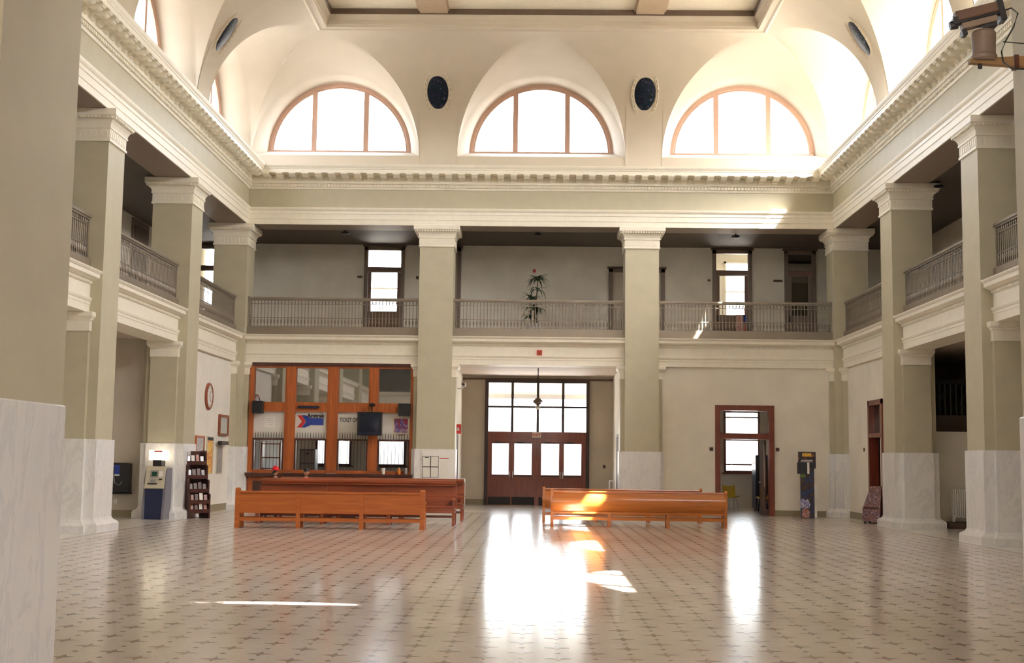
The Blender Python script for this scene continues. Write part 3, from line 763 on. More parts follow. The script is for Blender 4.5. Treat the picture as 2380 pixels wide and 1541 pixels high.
# its window
def sash_window(name, label, x0, x1, z0, z1, y, bars, m_, fw=.07):
    t = sroot(name, label, (0, y, 0))
    for a in ((x0, x0+fw, z0, z1), (x1-fw, x1, z0, z1), (x0, x1, z0, z0+fw), (x0, x1, z1-fw, z1)): ybox(t, 'sash_frame', m_, *a, -.05, .06)
    zs = [z0+fw] + sorted(bars) + [z1-fw]
    for b in bars: ybox(t, 'glazing_bar', m_, x0+fw, x1-fw, b-.025, b+.025, -.03, .04)
    for a, b in zip(zs, zs[1:]): pane(t, x0+fw, x1-fw, a, b)
    ybox(t, 'sill', m_, x0-.08, x1+.08, z0-.05, z0, -.14, .05)
    portal(((x0+x1)/2, y+.32, (z0+z1)/2), (0, -1, 0), x1-x0, z1-z0)
    return t
wn += 1; sash_window('window_%d' % wn, 'bright sash window in the side room', 6.80, 8.10, 1.28, 3.52, YF-.02, [1.57, 2.46, 3.28], M['wood_door'])
wn += 1; sash_window('window_%d' % wn, 'ticket office window with two bright lights', -8.10, -6.80, 1.35, 2.35, YF-.02, [], M['wood_dark'])
wn += 1; sash_window('window_%d' % wn, 'ticket office window beside the counter cups', -5.95, -4.80, 1.35, 2.35, YF-.02, [], M['wood_dark'])
for h, lb in zip(UPW, ('upstairs window behind the glazed gallery door above the ticket windows', 'upstairs window behind the gallery door with the flag', 'upstairs window at the end of the clock-side gallery')):
    wn += 1; sash_window('window_%d' % wn, lb, *h, YF-.02, [7.9], M['cream'])
# dark side doorway
E2 = sroot('door_3', 'dark red doorway in the stair-side infill wall', (W+.35, 0, 0))
for nm, y0, y1, z0, z1 in (('door_frame', -2.66, -2.52, 0, 3.44), ('door_frame', -4.05, -3.91, 0, 3.44), ('door_frame', -4.05, -2.52, 3.30, 3.44), ('transom_rail', -3.91, -2.66, 2.38, 2.50)):
    MB().box(-.04, .24, y0, y1, z0, z1).build(nm, WD, E2)
MB().box(.06, .10, -3.46, -3.70, .01, 2.38).build('door_leaf', M['cream'], E2)
MB().add([(.12, -3.91, 2.5), (.12, -2.66, 2.5), (.12, -2.66, 3.3), (.12, -3.91, 3.3)], [(0, 1, 2, 3)]).build('pane', M['mirror_glass'], E2)
struct(MB().box(W+.80, W+.95, -5.3, .1, 0, ZCEIL).build('wall_doorway_dark', M['black']))  # black sheet stands in for the darkness past the doorway

# upstairs gallery doors
DGREY = mat('taupe_door_paint', (0.20, 0.155, 0.125), 0.5, var=0.05)
DRED = mat('brown_door_paint', (0.17, 0.10, 0.075), 0.45, var=0.05)
def gallery_door(n, label, x0, x1, ztop, glass, bright=True, trans=(8.25, 8.83), g=(6.68, 8.03), tb=(8.05, 8.22)):
    t = sroot('door_%d' % n, label, (0, YG, 0))
    ybox(t, 'door_frame', DGREY, x0, x0+.13, ZWT, ztop, -.05, .12); ybox(t, 'door_frame', DGREY, x1-.13, x1, ZWT, ztop, -.05, .12); ybox(t, 'door_frame', DGREY, x0, x1, ztop-.12, ztop, -.05, .12)
    ybox(t, 'door_head', M['darkbrown'], x0-.05, x1+.05, ztop, ztop+.06, -.09, .0)
    a, b = x0+.13, x1-.13
    if not glass:
        lf = ybox(t, 'door_leaf', M['shade_wall'], a, b, ZWT+.01, ztop-.12, .02, .06)
        return t
    ybox(t, 'transom_rail', DRED, a, b, tb[0], tb[1], -.02, .08)
    pane(t, a, b, trans[0]-.03, ztop-.12, .03, None if bright else M['mirror_glass'])
    mb = MB(); wall_holes(mb, 'y', .0, .05, a+.005, b-.005, ZWT+.01, tb[0]-.005, [(a+.12, b-.12, g[0], g[1])])
    lf = mb.build('door_leaf', DRED if bright else DGREY, t)
    pane(lf, a+.12, b-.12, g[0], g[1], .025, None if bright else M['mirror_glass'])
    ybox(lf, 'leaf_panel', DRED if bright else DGREY, a+.14, b-.14, 5.85, 6.5, -.012, 0)
    ybox(lf, 'kick_plate', M['iron'], a+.06, b-.06, ZWT+.03, ZWT+.25, -.01, 0)
    ybox(lf, 'lock_plate', M['black'], a+.03, a+.09, 6.45, 6.65, -.02, 0)
    MB().ball((a+.06, -.05, 6.52), .03).build('door_knob', M['black'], lf)
    return t
gallery_door(4, 'bright glazed gallery door above the ticket windows', -6.05, -4.65, 8.92, True)
gallery_door(5, 'bright glazed gallery door with the small flag beside it', 5.97, 7.33, 8.92, True)
gallery_door(6, 'dark glazed gallery door next to the stair-side corner', 8.44, 9.52, 8.92, True, False)
gallery_door(7, 'bright glazed door at the end of the clock-side gallery', -12.15, -10.80, 8.92, True)
gallery_door(8, 'plain tan gallery door half behind a column', 2.41, 4.34, 8.24, False)
gallery_door(9, 'plain taupe gallery door behind the column next to the potted plant', -4.10, -2.69, 8.92, False)
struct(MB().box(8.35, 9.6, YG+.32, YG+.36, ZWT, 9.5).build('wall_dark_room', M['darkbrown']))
E9 = sroot('door_10', 'dark door in the outer wall of the clock-side gallery', (-XO, 0, 0))
MB().box(-.02, .06, -.95, .65, ZWT, 8.95).build('door_frame', DGREY, E9); MB().box(.06, .075, -.78, .48, ZWT+.02, 8.75).build('door_leaf', M['darkbrown'], E9)

# ------------------------------------------------------------------ ticket windows
TS = thing('ticket_screen', 'orange oak ticket screen with four glazed bays and iron spikes', 'ticket counter', (0, .35, 0))
TW = M['wood_ticket']
posts = [(-9.05, -8.90), (-7.92, -7.59), (-6.59, -6.25), (-5.29, -4.99), (-3.98, -3.86)]
for a, b in posts:
    mb = MB().box(a, b, -.06, .12, 1.14, 4.50)
    if b-a > .2: mb.box(a+.05, b-.05, -.085, -.06, 1.2, 4.45)
    mb.build('post', TW, TS)
ybox(TS, 'head_rail', M['wood_dark'], -9.05, -3.86, 4.47, 4.60, -.09, .13)
bays = [(-8.90, -7.92), (-7.59, -6.59), (-6.25, -5.29), (-4.99, -3.98)]
M['sign_white'] = mat('white_sign_panel', (0.70, 0.68, 0.63), 0.5, var=0.02)
for k, (a, b) in enumerate(bays):
    ybox(TS, 'top_rail', TW, a, b, 4.42, 4.47, -.05, .10)
    mb = MB().box(a, b, -.05, .11, 3.06, 3.34); mb.box(a, b, -.07, -.05, 3.04, 3.09); mb.build('mid_rail', TW, TS)
    pane(TS, a, b, 3.34, 4.42, .05, M['mirror_glass'], 'upper_pane')
    ybox(TS, 'sign_panel', M['sign_white'], a, b, 2.19, 3.06, .028, .06)
    ybox(TS, 'window_head', M['wood_dark'], a, b, 2.15, 2.21, -.05, .10)
    ybox(TS, 'window_jamb', M['wood_dark'], a, a+.05, 1.22, 2.15, -.045, .10); ybox(TS, 'window_jamb', M['wood_dark'], b-.05, b, 1.22, 2.15, -.045, .10)
    ybox(TS, 'window_sill', TW, a, b, 1.13, 1.23, -.06, .11)
    n = 11
    mb = MB()
    for i in range(n):
        x = a+.08+(b-a-.16)*i/(n-1)
        mb.tube([(x, -.02, 2.20), (x, -.02, 2.36), (x, -.02, 2.42)], [.009, .009, .001], 5)
    q = mb.build('spike_row', M['iron'], TS); q['kind'] = 'stuff'
    mb = MB()
    for i in range(8):
        x = a+.10+(b-a-.2)*i/7
        mb.tube([(x, -.02, 1.23), (x, -.02, 2.16)], .006, 5)
    q = mb.build('grille_bars', M['iron'], TS); q['kind'] = 'stuff'
mb = MB().box(-9.06, -3.86, -.30, .12, 1.06, 1.13); mb.box(-9.06, -3.86, -.24, .12, 1.01, 1.06); mb.build('counter_ledge', M['wood_dark'], TS)
ybox(TS, 'counter_front', TW, -9.05, -3.86, .0, 1.01, -.04, .12)
for a, b in bays:
    mb = MB(); wall_holes(mb, 'y', -.07, .03, a-.1, b+.1, .15, .98, [(a+.05, b-.05, .27, .88)]); mb.build('counter_panel', TW, TS)
    ybox(TS, 'panel_field', M['wood_dark'], a+.05, b-.05, .27, .88, -.05, -.035)
# company sign: arrow emblem and name
SG = thing('company_sign', 'red and blue arrow logo with black lettering on the ticket screen', 'sign', (-7.08, .378, 2.74))
def flat(parent, name, m_, pts, y0=-.012, y1=0.0): return MB().prism(pts, 'y', y0, y1).build(name, m_, parent)
flat(SG, 'red_chevron', M['red'], [(-.45, .19), (-.31, .19), (-.18, .0), (-.31, -.19), (-.45, -.19), (-.30, .0)])
flat(SG, 'blue_arrow', M['blue'], [(-.30, .20), (-.20, .20), (-.02, .11), (.38, .11), (.38, -.11), (-.02, -.11), (-.20, -.19), (-.30, -.19), (-.165, .0)])
text_mesh('lettering', 'Amtrak', .175, M['ink'], SG, (.13, -.012, .185), bold=.006)
TO = thing('ticket_sign', 'TICKET OFFICE lettering partly hidden by the hanging monitor', 'sign', (-5.86, .375, 2.80))
text_mesh('lettering', 'TICKET OFFICE', .19, M['ink'], TO, (-.34, -.006, 0), align='LEFT', sx=.60, bold=.002)
for k in range(4):
    pass
NP = thing('notice_sheet', 'faint typed notice on the first ticket screen panel', 'notice', (-8.39, .378, 2.72))
ybox(NP, 'sheet', M['paper'], -.16, .16, -.18, .16, -.008, 0)
for z, w in ((.10, .12), (.04, .14), (-.03, .14), (-.09, .10)): ybox(NP, 'print_line', M['grey'], -w, w, z-.004, z+.004, -.010, -.008)
# poster
def mat_print(name, cols, scale, rough=0.35, stretch=(1,1,1)):
    m = mat(name, cols[0], rough, var=0); nt = m.node_tree; n = nt.nodes; L = nt.links; p = n['Principled BSDF']
    tc = [x for x in n if x.type == 'TEX_COORD'][0]
    mp = n.new('ShaderNodeMapping'); mp.inputs['Scale'].default_value = stretch
    no = n.new('ShaderNodeTexNoise'); no.inputs['Scale'].default_value = scale; no.inputs['Detail'].default_value = 3; no.inputs['Distortion'].default_value = 1.5
    L.new(tc.outputs['Object'], mp.inputs['Vector']); L.new(mp.outputs['Vector'], no.inputs['Vector'])
    r = n.new('ShaderNodeValToRGB'); r.color_ramp.interpolation = 'EASE'
    e = r.color_ramp.elements
    k = len(cols)
    e[0].position = .30; e[0].color = tuple(cols[0])+(1,); e[1].position = .70; e[1].color = tuple(cols[-1])+(1,)
    for i in range(1, k-1):
        x = e.new(.30+.40*i/(k-1)); x.color = tuple(cols[i])+(1,)
    L.new(no.outputs['Fac'], r.inputs['Fac']); L.new(r.outputs['Color'], p.inputs['Base Color'])
    return m
P_ = thing('poster', 'cream-edged red and violet poster under the ticket screen loudspeaker', 'poster', (-4.265, .378, 2.595))
ybox(P_, 'paper_sheet', mat('cream_paper', (0.72, 0.66, 0.52), 0.6), -.275, .275, -.305, .305, -.012, 0)
ybox(P_, 'printed_picture', mat_print('poster_print', [(.04,.02,.08), (.35,.03,.04), (.10,.06,.25), (.45,.30,.35), (.03,.02,.05)], 3.4), -.215, .215, -.17, .27, -.016, -.012)
for z, w in ((-.21, .17), (-.245, .10)): ybox(P_, 'print_line', M['ink'], -w, w, z-.008, z+.008, -.014, -.012)
# loudspeakers, display strip, monitor
for x0, x1, z0, z1, lb in ((-8.90, -8.57, 2.97, 3.36, 'black box loudspeaker over the first ticket bay'), (-4.33, -3.96, 2.95, 3.33, 'black box loudspeaker above the cream-edged poster')):
    t = thing('loudspeaker', lb, 'speaker', ((x0+x1)/2, .262, (z0+z1)/2), 0, 'loudspeakers on the ticket screen'); w, h = (x1-x0)/2, (z1-z0)/2
    MB().bbox(-w, w, -.22, 0, -h, h, .012).build('cabinet', M['black'], t)
    ybox(t, 'grille_cloth', mat('speaker_cloth', (.02,.02,.022), .9, var=0), -w+.03, w-.03, -h+.03, h-.03, -.23, -.22)
t = thing('display_strip', 'black rounded display strip on the ticket screen rail', 'display', (-7.17, .275, 3.19))
mb = MB().prism([(.35*c + .0, 0) for c in (1,)]*3, 'y', 0, 0) if False else MB()
pts = [(-.35+.04+.04*math.cos(PI/2+PI*k/6), .04*math.sin(PI/2+PI*k/6)) for k in range(7)] + [(.35-.04+.04*math.cos(-PI/2+PI*k/6), .04*math.sin(-PI/2+PI*k/6)) for k in range(7)]
mb.prism(pts, 'y', -.03, .0); mb.build('housing', M['black'], t)
ybox(t, 'screen_window', M['navy'], -.29, .29, -.02, .02, -.033, -.03)
t = thing('hanging_monitor', 'bulky black monitor hanging in front of the ticket screen', 'monitor', (-5.175, -.10, 2.68))
MB().loft([[(-.375*s, y, -.36*s2), (.375*s, y, -.36*s2), (.375*s, y, .36*s2), (-.375*s, y, .36*s2)] for y, s, s2 in ((-.20, .97, .97), (-.18, 1, 1), (.05, 1, 1), (.33, .62, .60))], True, True).build('casing', M['black'], t)
scr = []
for j in range(7):
    scr.append([(-.30+.60*i/8, -.205-.03*(1-((i-4)/4)**2)*(1-((j-3)/3)**2), -.25+.55*j/6) for i in range(9)])
MB().loft(scr, closed=False).build('curved_screen', mat('crt_glass', (.012,.016,.03), .22, var=0, spec=.3), t, True)
ybox(t, 'control_strip', M['navy'], -.30, .30, -.33, -.28, -.21, -.20)
MB().tube([(.03, .1, .34), (.03, .1, .62)], .02).build('drop_pole', M['iron'], t); MB().bbox(-.05, .11, .06, .25, .55, .64, .01).build('mount_clamp', M['iron'], t)
# things on the ledge
def turned(name, label, cat, prof, m_, loc, extra=None, group=None):
    t = thing(name, label, cat, loc, 0, group); MB().lathe(prof, n=14).build('body', m_, t, True, .6)
    if extra: MB().lathe(extra[0], n=14).build('cap', extra[1], t, True, .6)
    return t
turned('cup', 'white paper cup on the ticket ledge', 'cup', [(.045, 0), (.06, .15), (.064, .155), (.06, .155)], M['white'], (-4.76, .14, 1.131), ([(.064, .155), (.066, .18), (.05, .195)], M['white']))
turned('bottle', 'orange bottle with white base on the ticket ledge', 'bottle', [(.05, 0), (.052, .06), (.052, .13), (.025, .16), (.02, .19)], M['orange'], (-4.27, .14, 1.131), ([(.022, .185), (.022, .21)], M['white']))
turned('can', 'grey drink can on the ticket ledge', 'can', [(.04, 0), (.052, .012), (.052, .18), (.042, .195)], M['grey'], (-4.06, .14, 1.131), ([(.040, .195), (.040, .199)], M['white']))
# inside the ticket office
t = thing('paper_shelf', 'tan pigeonhole shelf inside the ticket office', 'shelf', (-9.0, 2.2, 0))
mb = MB(); 
for x in (.02, .62): MB().box(x-.02, x+.02, -.2, .2, 0, 2.1).build('upright', M['wood'], t)
for z in (.1, .5, .9, 1.25, 1.6, 2.05): MB().box(.04, .60, -.19, .19, z-.015, z+.015).build('shelf_board', M['wood'], t)
t = thing('filing_cabinet', 'dark grey filing cabinet inside the ticket office', 'cabinet', (-7.6, 3.0, 0)); MB().bbox(-.25, .25, -.3, .3, 0, 1.9, .01).build('carcass', M['greyblue'], t)
for z in (.1, .55, 1.0, 1.45):
    d = ybox(t, 'drawer', M['grey'], -.22, .22, z, z+.40, -.315, -.30); ybox(d, 'handle', M['iron'], -.06, .06, z+.28, z+.31, -.34, -.315)
t = thing('office_desk', 'low dark desk inside the ticket office', 'desk', (-5.3, 3.2, 0)); MB().box(-1.2, 1.2, -.35, .35, .70, .74).build('desk_top', M['wood_dark'], t)
for x in (-1.1, 1.1): ybox(t, 'pedestal', M['wood_dark'], x-.2 if x > 0 else x, x if x > 0 else x+.2, 0, .70, -.33, .33)
# ================================================================== BENCHES
def bench_panelled(label, loc, L, m_):
    t = thing('panelled_bench', label, 'bench', loc, 0, 'oak benches')
    h = L/2
    xs = [-h+.055, -h+L/3, h-L/3, h-.055]
    for k, x in enumerate(xs):
        end = k in (0, 3); w = .055
        if end:
            # shaped end: tall back post with a rounded head, foot block, seat support
            prof = [(-.05, 0), (.06, 0), (.06, .10), (.045, .14), (.045, .84), (.035, .88), (.0, .905), (-.035, .88), (-.04, .84), (-.04, .14), (-.05, .10)]
            p = MB().prism(prof, 'x', x-w, x+w).build('end_post', m_, t)
            MB().box(x-w*.8, x+w*.8, .045, .48, .36, .42).build('seat_bearer', m_, t)
            MB().prism([(.42, 0), (.50, 0), (.49, .40), (.50, .60), (.43, .60), (.43, .40)], 'x', x-w*.8, x+w*.8).build('front_leg', m_, t)
            MB().prism([(.0, .60), (.50, .58), (.52, .60), (.50, .63), (.0, .65)], 'x', x-w, x+w).build('armrest', m_, t)
        else:
            MB().box(x-.045, x+.045, -.035, .045, 0, .80).build('back_leg', m_, t)
            MB().box(x-.04, x+.04, .42, .48, 0, .40).build('front_leg', m_, t)
    for a, b in zip(xs, xs[1:]):
        MB().box(a+.045, b-.045, -.018, .012, .34, .79).build('back_panel', m_, t)
        MB().box(a+.045, b-.045, -.02, .03, .16, .235).build('stretcher', m_, t)
        MB().box(a+.05, b-.05, .43, .46, .16, .235).build('stretcher', m_, t)
    MB().rect_loft(-h+.10, h-.10, -.035, .045, [(.785, 0), (.80, .012), (.825, .012), (.835, 0)]).build('top_rail', m_, t)
    MB().rect_loft(-h+.09, h-.09, .03, .52, [(.40, -.01), (.41, 0), (.435, 0), (.445, -.012)]).build('seat', m_, t)
    return t
bench_panelled('orange oak bench with a flat three-panel back, in front of the mahogany benches', (-4.70, -10.30, 0), 4.33, M['wood'])
def bench_curved(label, loc, L, m_):
    t = thing('curved_bench', label, 'bench', loc, 0, 'oak benches')
    h = L/2; n = 14
    def by(s): return -.03 - .085*math.sin(PI*min(1, s*1.05)) + .10*(1-s)**2*.6      # outline of the bulging back
    rows = []
    for off in (0, .022):
        rows.append([(by(i/n)+off, .36+.49*i/n) for i in range(n+1)])
    prof = rows[0] + list(reversed(rows[1]))
    MB().prism(prof, 'x', -h+.04, h-.04).build('curved_back', m_, t, True, .5)
    MB().rect_loft(-h+.03, h-.03, -.055, .02, [(.845, 0), (.855, .008), (.875, .004), (.88, -.01)]).build('top_rail', m_, t)
    sp = [(.03+.46*i/8, .40+.045*math.cos(PI*i/8*1.1)) for i in range(9)]
    MB().prism(sp + [(y, z-.025) for y, z in reversed(sp)], 'x', -h+.04, h-.04).build('curved_seat', m_, t, True, .5)
    for k, x in enumerate((-h+.035, -h+L/3, h-L/3, h-.035)):
        if k in (0, 3):
            MB().prism([(-.06, 0), (.05, 0), (.04, .12), (.04, .36), (.0, .60), (-.01, .90), (-.05, .92), (-.075, .88), (-.07, .60), (-.04, .36), (-.04, .12)], 'x', x-.035, x+.035).build('end_post', m_, t)
            MB().prism([(-.05, .58), (.48, .56), (.53, .58), (.52, .62), (-.05, .64)], 'x', x-.045, x+.045).build('armrest', m_, t)
            MB().prism([(.43, 0), (.52, 0), (.50, .38), (.49, .58), (.42, .58), (.44, .38)], 'x', x-.035, x+.035).build('front_leg', m_, t)
        else:
            MB().box(x-.035, x+.035, -.03, .04, 0, .37).build('back_leg', m_, t); MB().box(x-.035, x+.035, .42, .49, 0, .38).build('front_leg', m_, t)
        MB().box(x-.03, x+.03, .04, .43, .31, .37).build('seat_bearer', m_, t)
    for y in (-.005, .45): MB().box(-h+.07, h-.07, y-.018, y+.018, .17, .245).build('stretcher', m_, t)
    MB().box(-h+.07, h-.07, .0, .03, .325, .37).build('back_apron', m_, t)
    return t
bench_curved('glossy orange bench with a bulging back and a streak of sunlight', (2.51, -7.86, 0), 4.32, M['wood_gloss'])
bench_curved('glossy orange bench standing close behind the sun-streaked one', (2.28, -5.20, 0), 4.24, M['wood_gloss'])
def bench_tall(label, loc, L, m_):
    # faces -y
    t = thing('tall_bench', label, 'bench', loc, 0, 'mahogany benches')
    h = L/2
    MB().prism([(.04, .44), (.11, .98), (.14, .98), (.07, .44)], 'x', -h+.05, h-.05).build('back_panel', m_, t)
    pr = [(.08+.055*math.cos(2*PI*k/12), 1.03+.06*math.sin(2*PI*k/12)) for k in range(12)]
    MB().prism(pr, 'x', -h+.02, h-.02).build('rolled_top', m_, t, True, .6)
    MB().prism([(.02, .955), (.16, .955), (.16, .985), (.02, .985)], 'x', -h+.05, h-.05).build('back_moulding', m_, t)
    MB().prism([(-.46, .455), (-.44, .475), (-.20, .455), (.07, .44), (.07, .41), (-.20, .42), (-.45, .43)], 'x', -h+.05, h-.05).build('seat', m_, t)
    MB().box(-h+.06, h-.06, -.43, -.40, .31, .43).build('front_apron', m_, t)
    for x in (-h+.035, -h+L/3, h-L/3, h-.035):
        end = abs(x) > h-.1
        MB().prism([(-.47, 0), (-.38, 0), (-.385, .14), (-.40, .30), (-.385, .42), (-.46, .42), (-.455, .30), (-.44, .14)], 'x', x-.035, x+.035).build('front_leg', m_, t)
        MB().prism([(.06, 0), (.17, 0), (.14, .14), (.10, .40), (.16, 1.0), (.09, 1.0), (.03, .40), (.07, .14)], 'x', x-.035, x+.035).build('back_leg', m_, t)
        if end:
            MB().prism([(-.47, .62), (-.44, .585), (.09, .60), (.10, .65), (-.44, .66)], 'x', x-.045, x+.045).build('armrest', m_, t)
            MB().prism([(-.43, .42), (-.37, .42), (-.38, .60), (-.42, .60)], 'x', x-.03, x+.03).build('arm_support', m_, t)
            MB().prism([(-.40, .30), (.06, .30), (.08, .42), (-.40, .42)], 'x', x-.025, x+.025).build('side_apron', m_, t)
    MB().box(-h+.07, h-.07, .085, .12, .17, .23).build('stretcher', m_, t)
    return t
bench_tall('long mahogany bench with a rolled top, directly behind the panelled oak bench', (-4.41, -7.85, 0), 4.86, M['wood_red'])
bench_tall('long mahogany bench on which two people sit', (-4.43, -5.10, 0), 4.98, M['wood_red'])

# ================================================================== PEOPLE
def make_person(label, loc, top, legs, cap=None, hair=(0.02,.015,.012), turn=0.0):
    t = thing('person', label, 'person', loc)
    SK, TP, LG, SH = 0, 1, 2, 3
    V = []; R_ = []; E_ = []
    def v(p, r, link_to=None):
        V.append(p); R_.append(r); i = len(V)-1
        if link_to is not None: E_.append((link_to, i))
        return i
    # seated, facing -y, origin on the floor under the pelvis
    pel = v((0, .02, .54), (.15, .12)); wa = v((0, .04, .70), (.13, .105), pel); ch = v((0, .05, .86), (.155, .115), wa); nk0 = v((0, .04, .985), (.075, .07), ch); nk = v((0, .025, 1.05), (.05, .052), nk0)
    for s in (-1, 1):
        hp = v((s*.09, -.03, .53), (.085, .085), pel); kn = v((s*.11, -.43, .52), (.062, .062), hp); an = v((s*.12, -.42, .05), (.042, .042), kn); ft = v((s*.13, -.50, -.025), (.042, .036), an); v((s*.135, -.60, -.035), (.038, .028), ft)
        sh = v((s*.175, .045, .93), (.062, .06), ch); el = v((s*.23, -.02, .69), (.043, .043), sh); wr = v((s*.13, -.24, .60), (.029, .027), el); v((s*.11, -.30, .597), (.036, .017), wr)
    me = bpy.data.meshes.new('body_skeleton'); me.from_pydata(V, E_, [])
    ob = bpy.data.objects.new('body_skeleton', me); C.objects.link(ob)
    md = ob.modifiers.new('skin', 'SKIN'); md.use_smooth_shade = True; md.branch_smoothing = .3
    for i, r in enumerate(R_): me.skin_vertices[0].data[i].radius = r
    me.skin_vertices[0].data[0].use_root = True
    sb = ob.modifiers.new('sub', 'SUBSURF'); sb.levels = 2; sb.render_levels = 2
    bpy.context.view_layer.update()
    bm_ = bpy.data.meshes.new_from_object(ob.evaluated_get(bpy.context.evaluated_depsgraph_get()))
    bpy.data.objects.remove(ob)
    mb = MB(); mb.v = [tuple(x.co) for x in bm_.vertices]; mb.f = [tuple(p.vertices) for p in bm_.polygons]
    for p in bm_.polygons:
        c = p.center
        if c.z < .05 and c.y < -.36: k = SH
        elif c.z < .50 or (c.z < .62 and c.y < -.06 and abs(c.x) < .20 and not (c.y < -.18 and c.z > .575)): k = LG
        elif c.z > 1.0 or (c.y < -.23 and c.z > .575): k = SK
        else: k = TP
        mb.m.append(k)
    # fingers, each a bent chain rooted in the palm
    for s in (-1, 1):
        for k, (dx, ln) in enumerate(((-.026, .058), (-.009, .068), (.009, .064), (.026, .05))):
            x = s*.11+dx; mb.cm = SK
            mb.tube([(x, -.315, .600), (x+dx*.1, -.315-ln*.5, .603), (x+dx*.15, -.315-ln*.85, .592), (x+dx*.15, -.315-ln, .578)], [.0095, .009, .008, .006], 6)
        mb.tube([(s*.11-s*.03, -.27, .600), (s*.11-s*.055, -.295, .603), (s*.11-s*.06, -.325, .594)], [.011, .010, .007], 6)
    # head: egg with brow, nose, lips, chin and ears
    rot = Matrix.Rotation(turn, 3, 'Z')
    hc = Vector((0, .005, 1.175))
    nu, nv = 20, 16; rings = []
    for i in range(nv+1):
        ph = -PI/2+PI*i/nv; ct = max(math.cos(ph), .02); sz = math.sin(ph); ring = []
        for k in range(nu):
            a = 2*PI*k/nu; x = .074*ct*math.cos(a); y = .094*ct*math.sin(a); z = .118*sz
            if sz < -.1: x *= 1-.28*(-sz-.1); y = y*(1-.12*(-sz-.1)) - (.012*(-sz) if y < 0 else -.0)
            fr = max(0, -math.sin(a))**8
            if -.35 < sz < .05: y -= .020*fr*(1-abs((sz+.22)/.2) if abs(sz+.22) < .2 else 0)
            if -.62 < sz < -.45: y -= .006*fr
            ring.append(tuple(hc + rot @ Vector((x, y, z))))
        rings.append(ring)
    mb.cm = SK; mb.loft(rings, True, True)
    for s in (-1, 1): mb.ball(tuple(hc+rot @ Vector((s*.074, .012, -.005))), (.012, .02, .03), 8, 6)
    body = mb.build('body', [SKIN, top, legs, M['black']], t, True, 1.2)
    for s in (-1, 1):
        ey = MB().ball(tuple(hc+rot @ Vector((s*.03, -.083, .012))), (.012, .006, .006), 8, 6).build('eye', M['ink'], t)
    lp = MB().ball(tuple(hc+rot @ Vector((0, -.088, -.058))), (.022, .005, .006), 8, 6).build('mouth', M['red'], t)
    # hair shell
    hr = []
    for i in range(9):
        ph = PI/2*(i/8)*1.0-.05 if cap is None else -.35+PI/2*(i/8)*.6; ct = max(math.cos(ph), .02); ring = []
        for k in range(nu):
            a = 2*PI*k/nu; back = max(0, math.sin(a)); drop = .07*back*(1-i/8)
            ring.append(tuple(hc+rot @ Vector((.080*ct*math.cos(a), .100*ct*math.sin(a)+.004, .126*math.sin(ph)-drop))))
        hr.append(ring)
    MB().loft(hr, True, True).build('hair', mat('hair', hair, .5, var=.2), t, True)
    if cap:
        cr = []
        for i in range(9):
            ph = .02+PI/2*i/8*.98; ct = max(math.cos(ph), .02)
            cr.append([tuple(hc+rot @ Vector((.086*ct*math.cos(2*PI*k/nu), .106*ct*math.sin(2*PI*k/nu), .02+.125*math.sin(ph)))) for k in range(nu)])
        MB().loft(cr, True, True).build('cap_crown', cap, t, True)
        br = [[], []]
        for k in range(11):
            a = PI+PI*k/10
            br[0].append(tuple(hc+rot @ Vector((.084*math.cos(a), .10*math.sin(a), .03)))); br[1].append(tuple(hc+rot @ Vector((.08*math.cos(a), .10*math.sin(a)-.07*abs(math.sin(a)), .015))))
        MB().loft(br, closed=False).build('cap_brim', cap, t, True)
    return t
SKIN = mat('skin', (0.50, 0.27, 0.17), .5, var=.04)
RED_C = mat('red_cotton', (0.72, 0.02, 0.03), .8, var=.05)
make_person('seated person in a bright red cap on the mahogany bench', (-6.98, -5.40, 0.07), mat('dark_jacket', (.03,.03,.035), .8), mat('black_trousers', (.012,.012,.015), .8), RED_C, turn=.9)
make_person('seated person with black hair on the mahogany bench', (-6.16, -5.40, 0.07), RED_C, mat('dark_jeans', (.012,.014,.03), .8), None, turn=.9)
# bags on the floor
def bag(name, label, loc, s, m_, wheels=False):
    t = thing(name, label, 'bag', loc, 0)
    x, y, z = s
    MB().rect_loft(-x, x, -y, y, [(.03, -.02), (.05, 0), (z*.7, 0), (z*.9, -.02), (z, -.05)]).build('bag_body', m_, t)
    MB().tube([(-x*.5, 0, z-.02), (-x*.45, 0, z+.06), (x*.45, 0, z+.06), (x*.5, 0, z-.02)], .01).build('handle', M['black'], t)
    for sx in (-1, 1):
        MB().box(sx*x*.6-.03, sx*x*.6+.03, -y-.005, y+.005, 0, .05).build('foot', M['black'], t)
    MB().box(-x*.6, x*.6, -y-.012, -y, z*.25, z*.55).build('pocket', m_, t)
    return t
bag('duffel_bag', 'black duffel bag on the floor between the mahogany benches', (-5.48, -6.05, 0), (.16, .12, .34), M['black'])
bag('carry_bag', 'pale grey carry bag on the floor behind the panelled bench', (-3.68, -6.60, 0), (.11, .09, .34), mat('pale_grey_cloth', (.42,.45,.52), .8))
bag('satchel', 'small black satchel on the floor under the mahogany bench', (-4.95, -5.6, 0), (.18, .10, .28), mat('black_leather', (.02,.017,.016), .5))

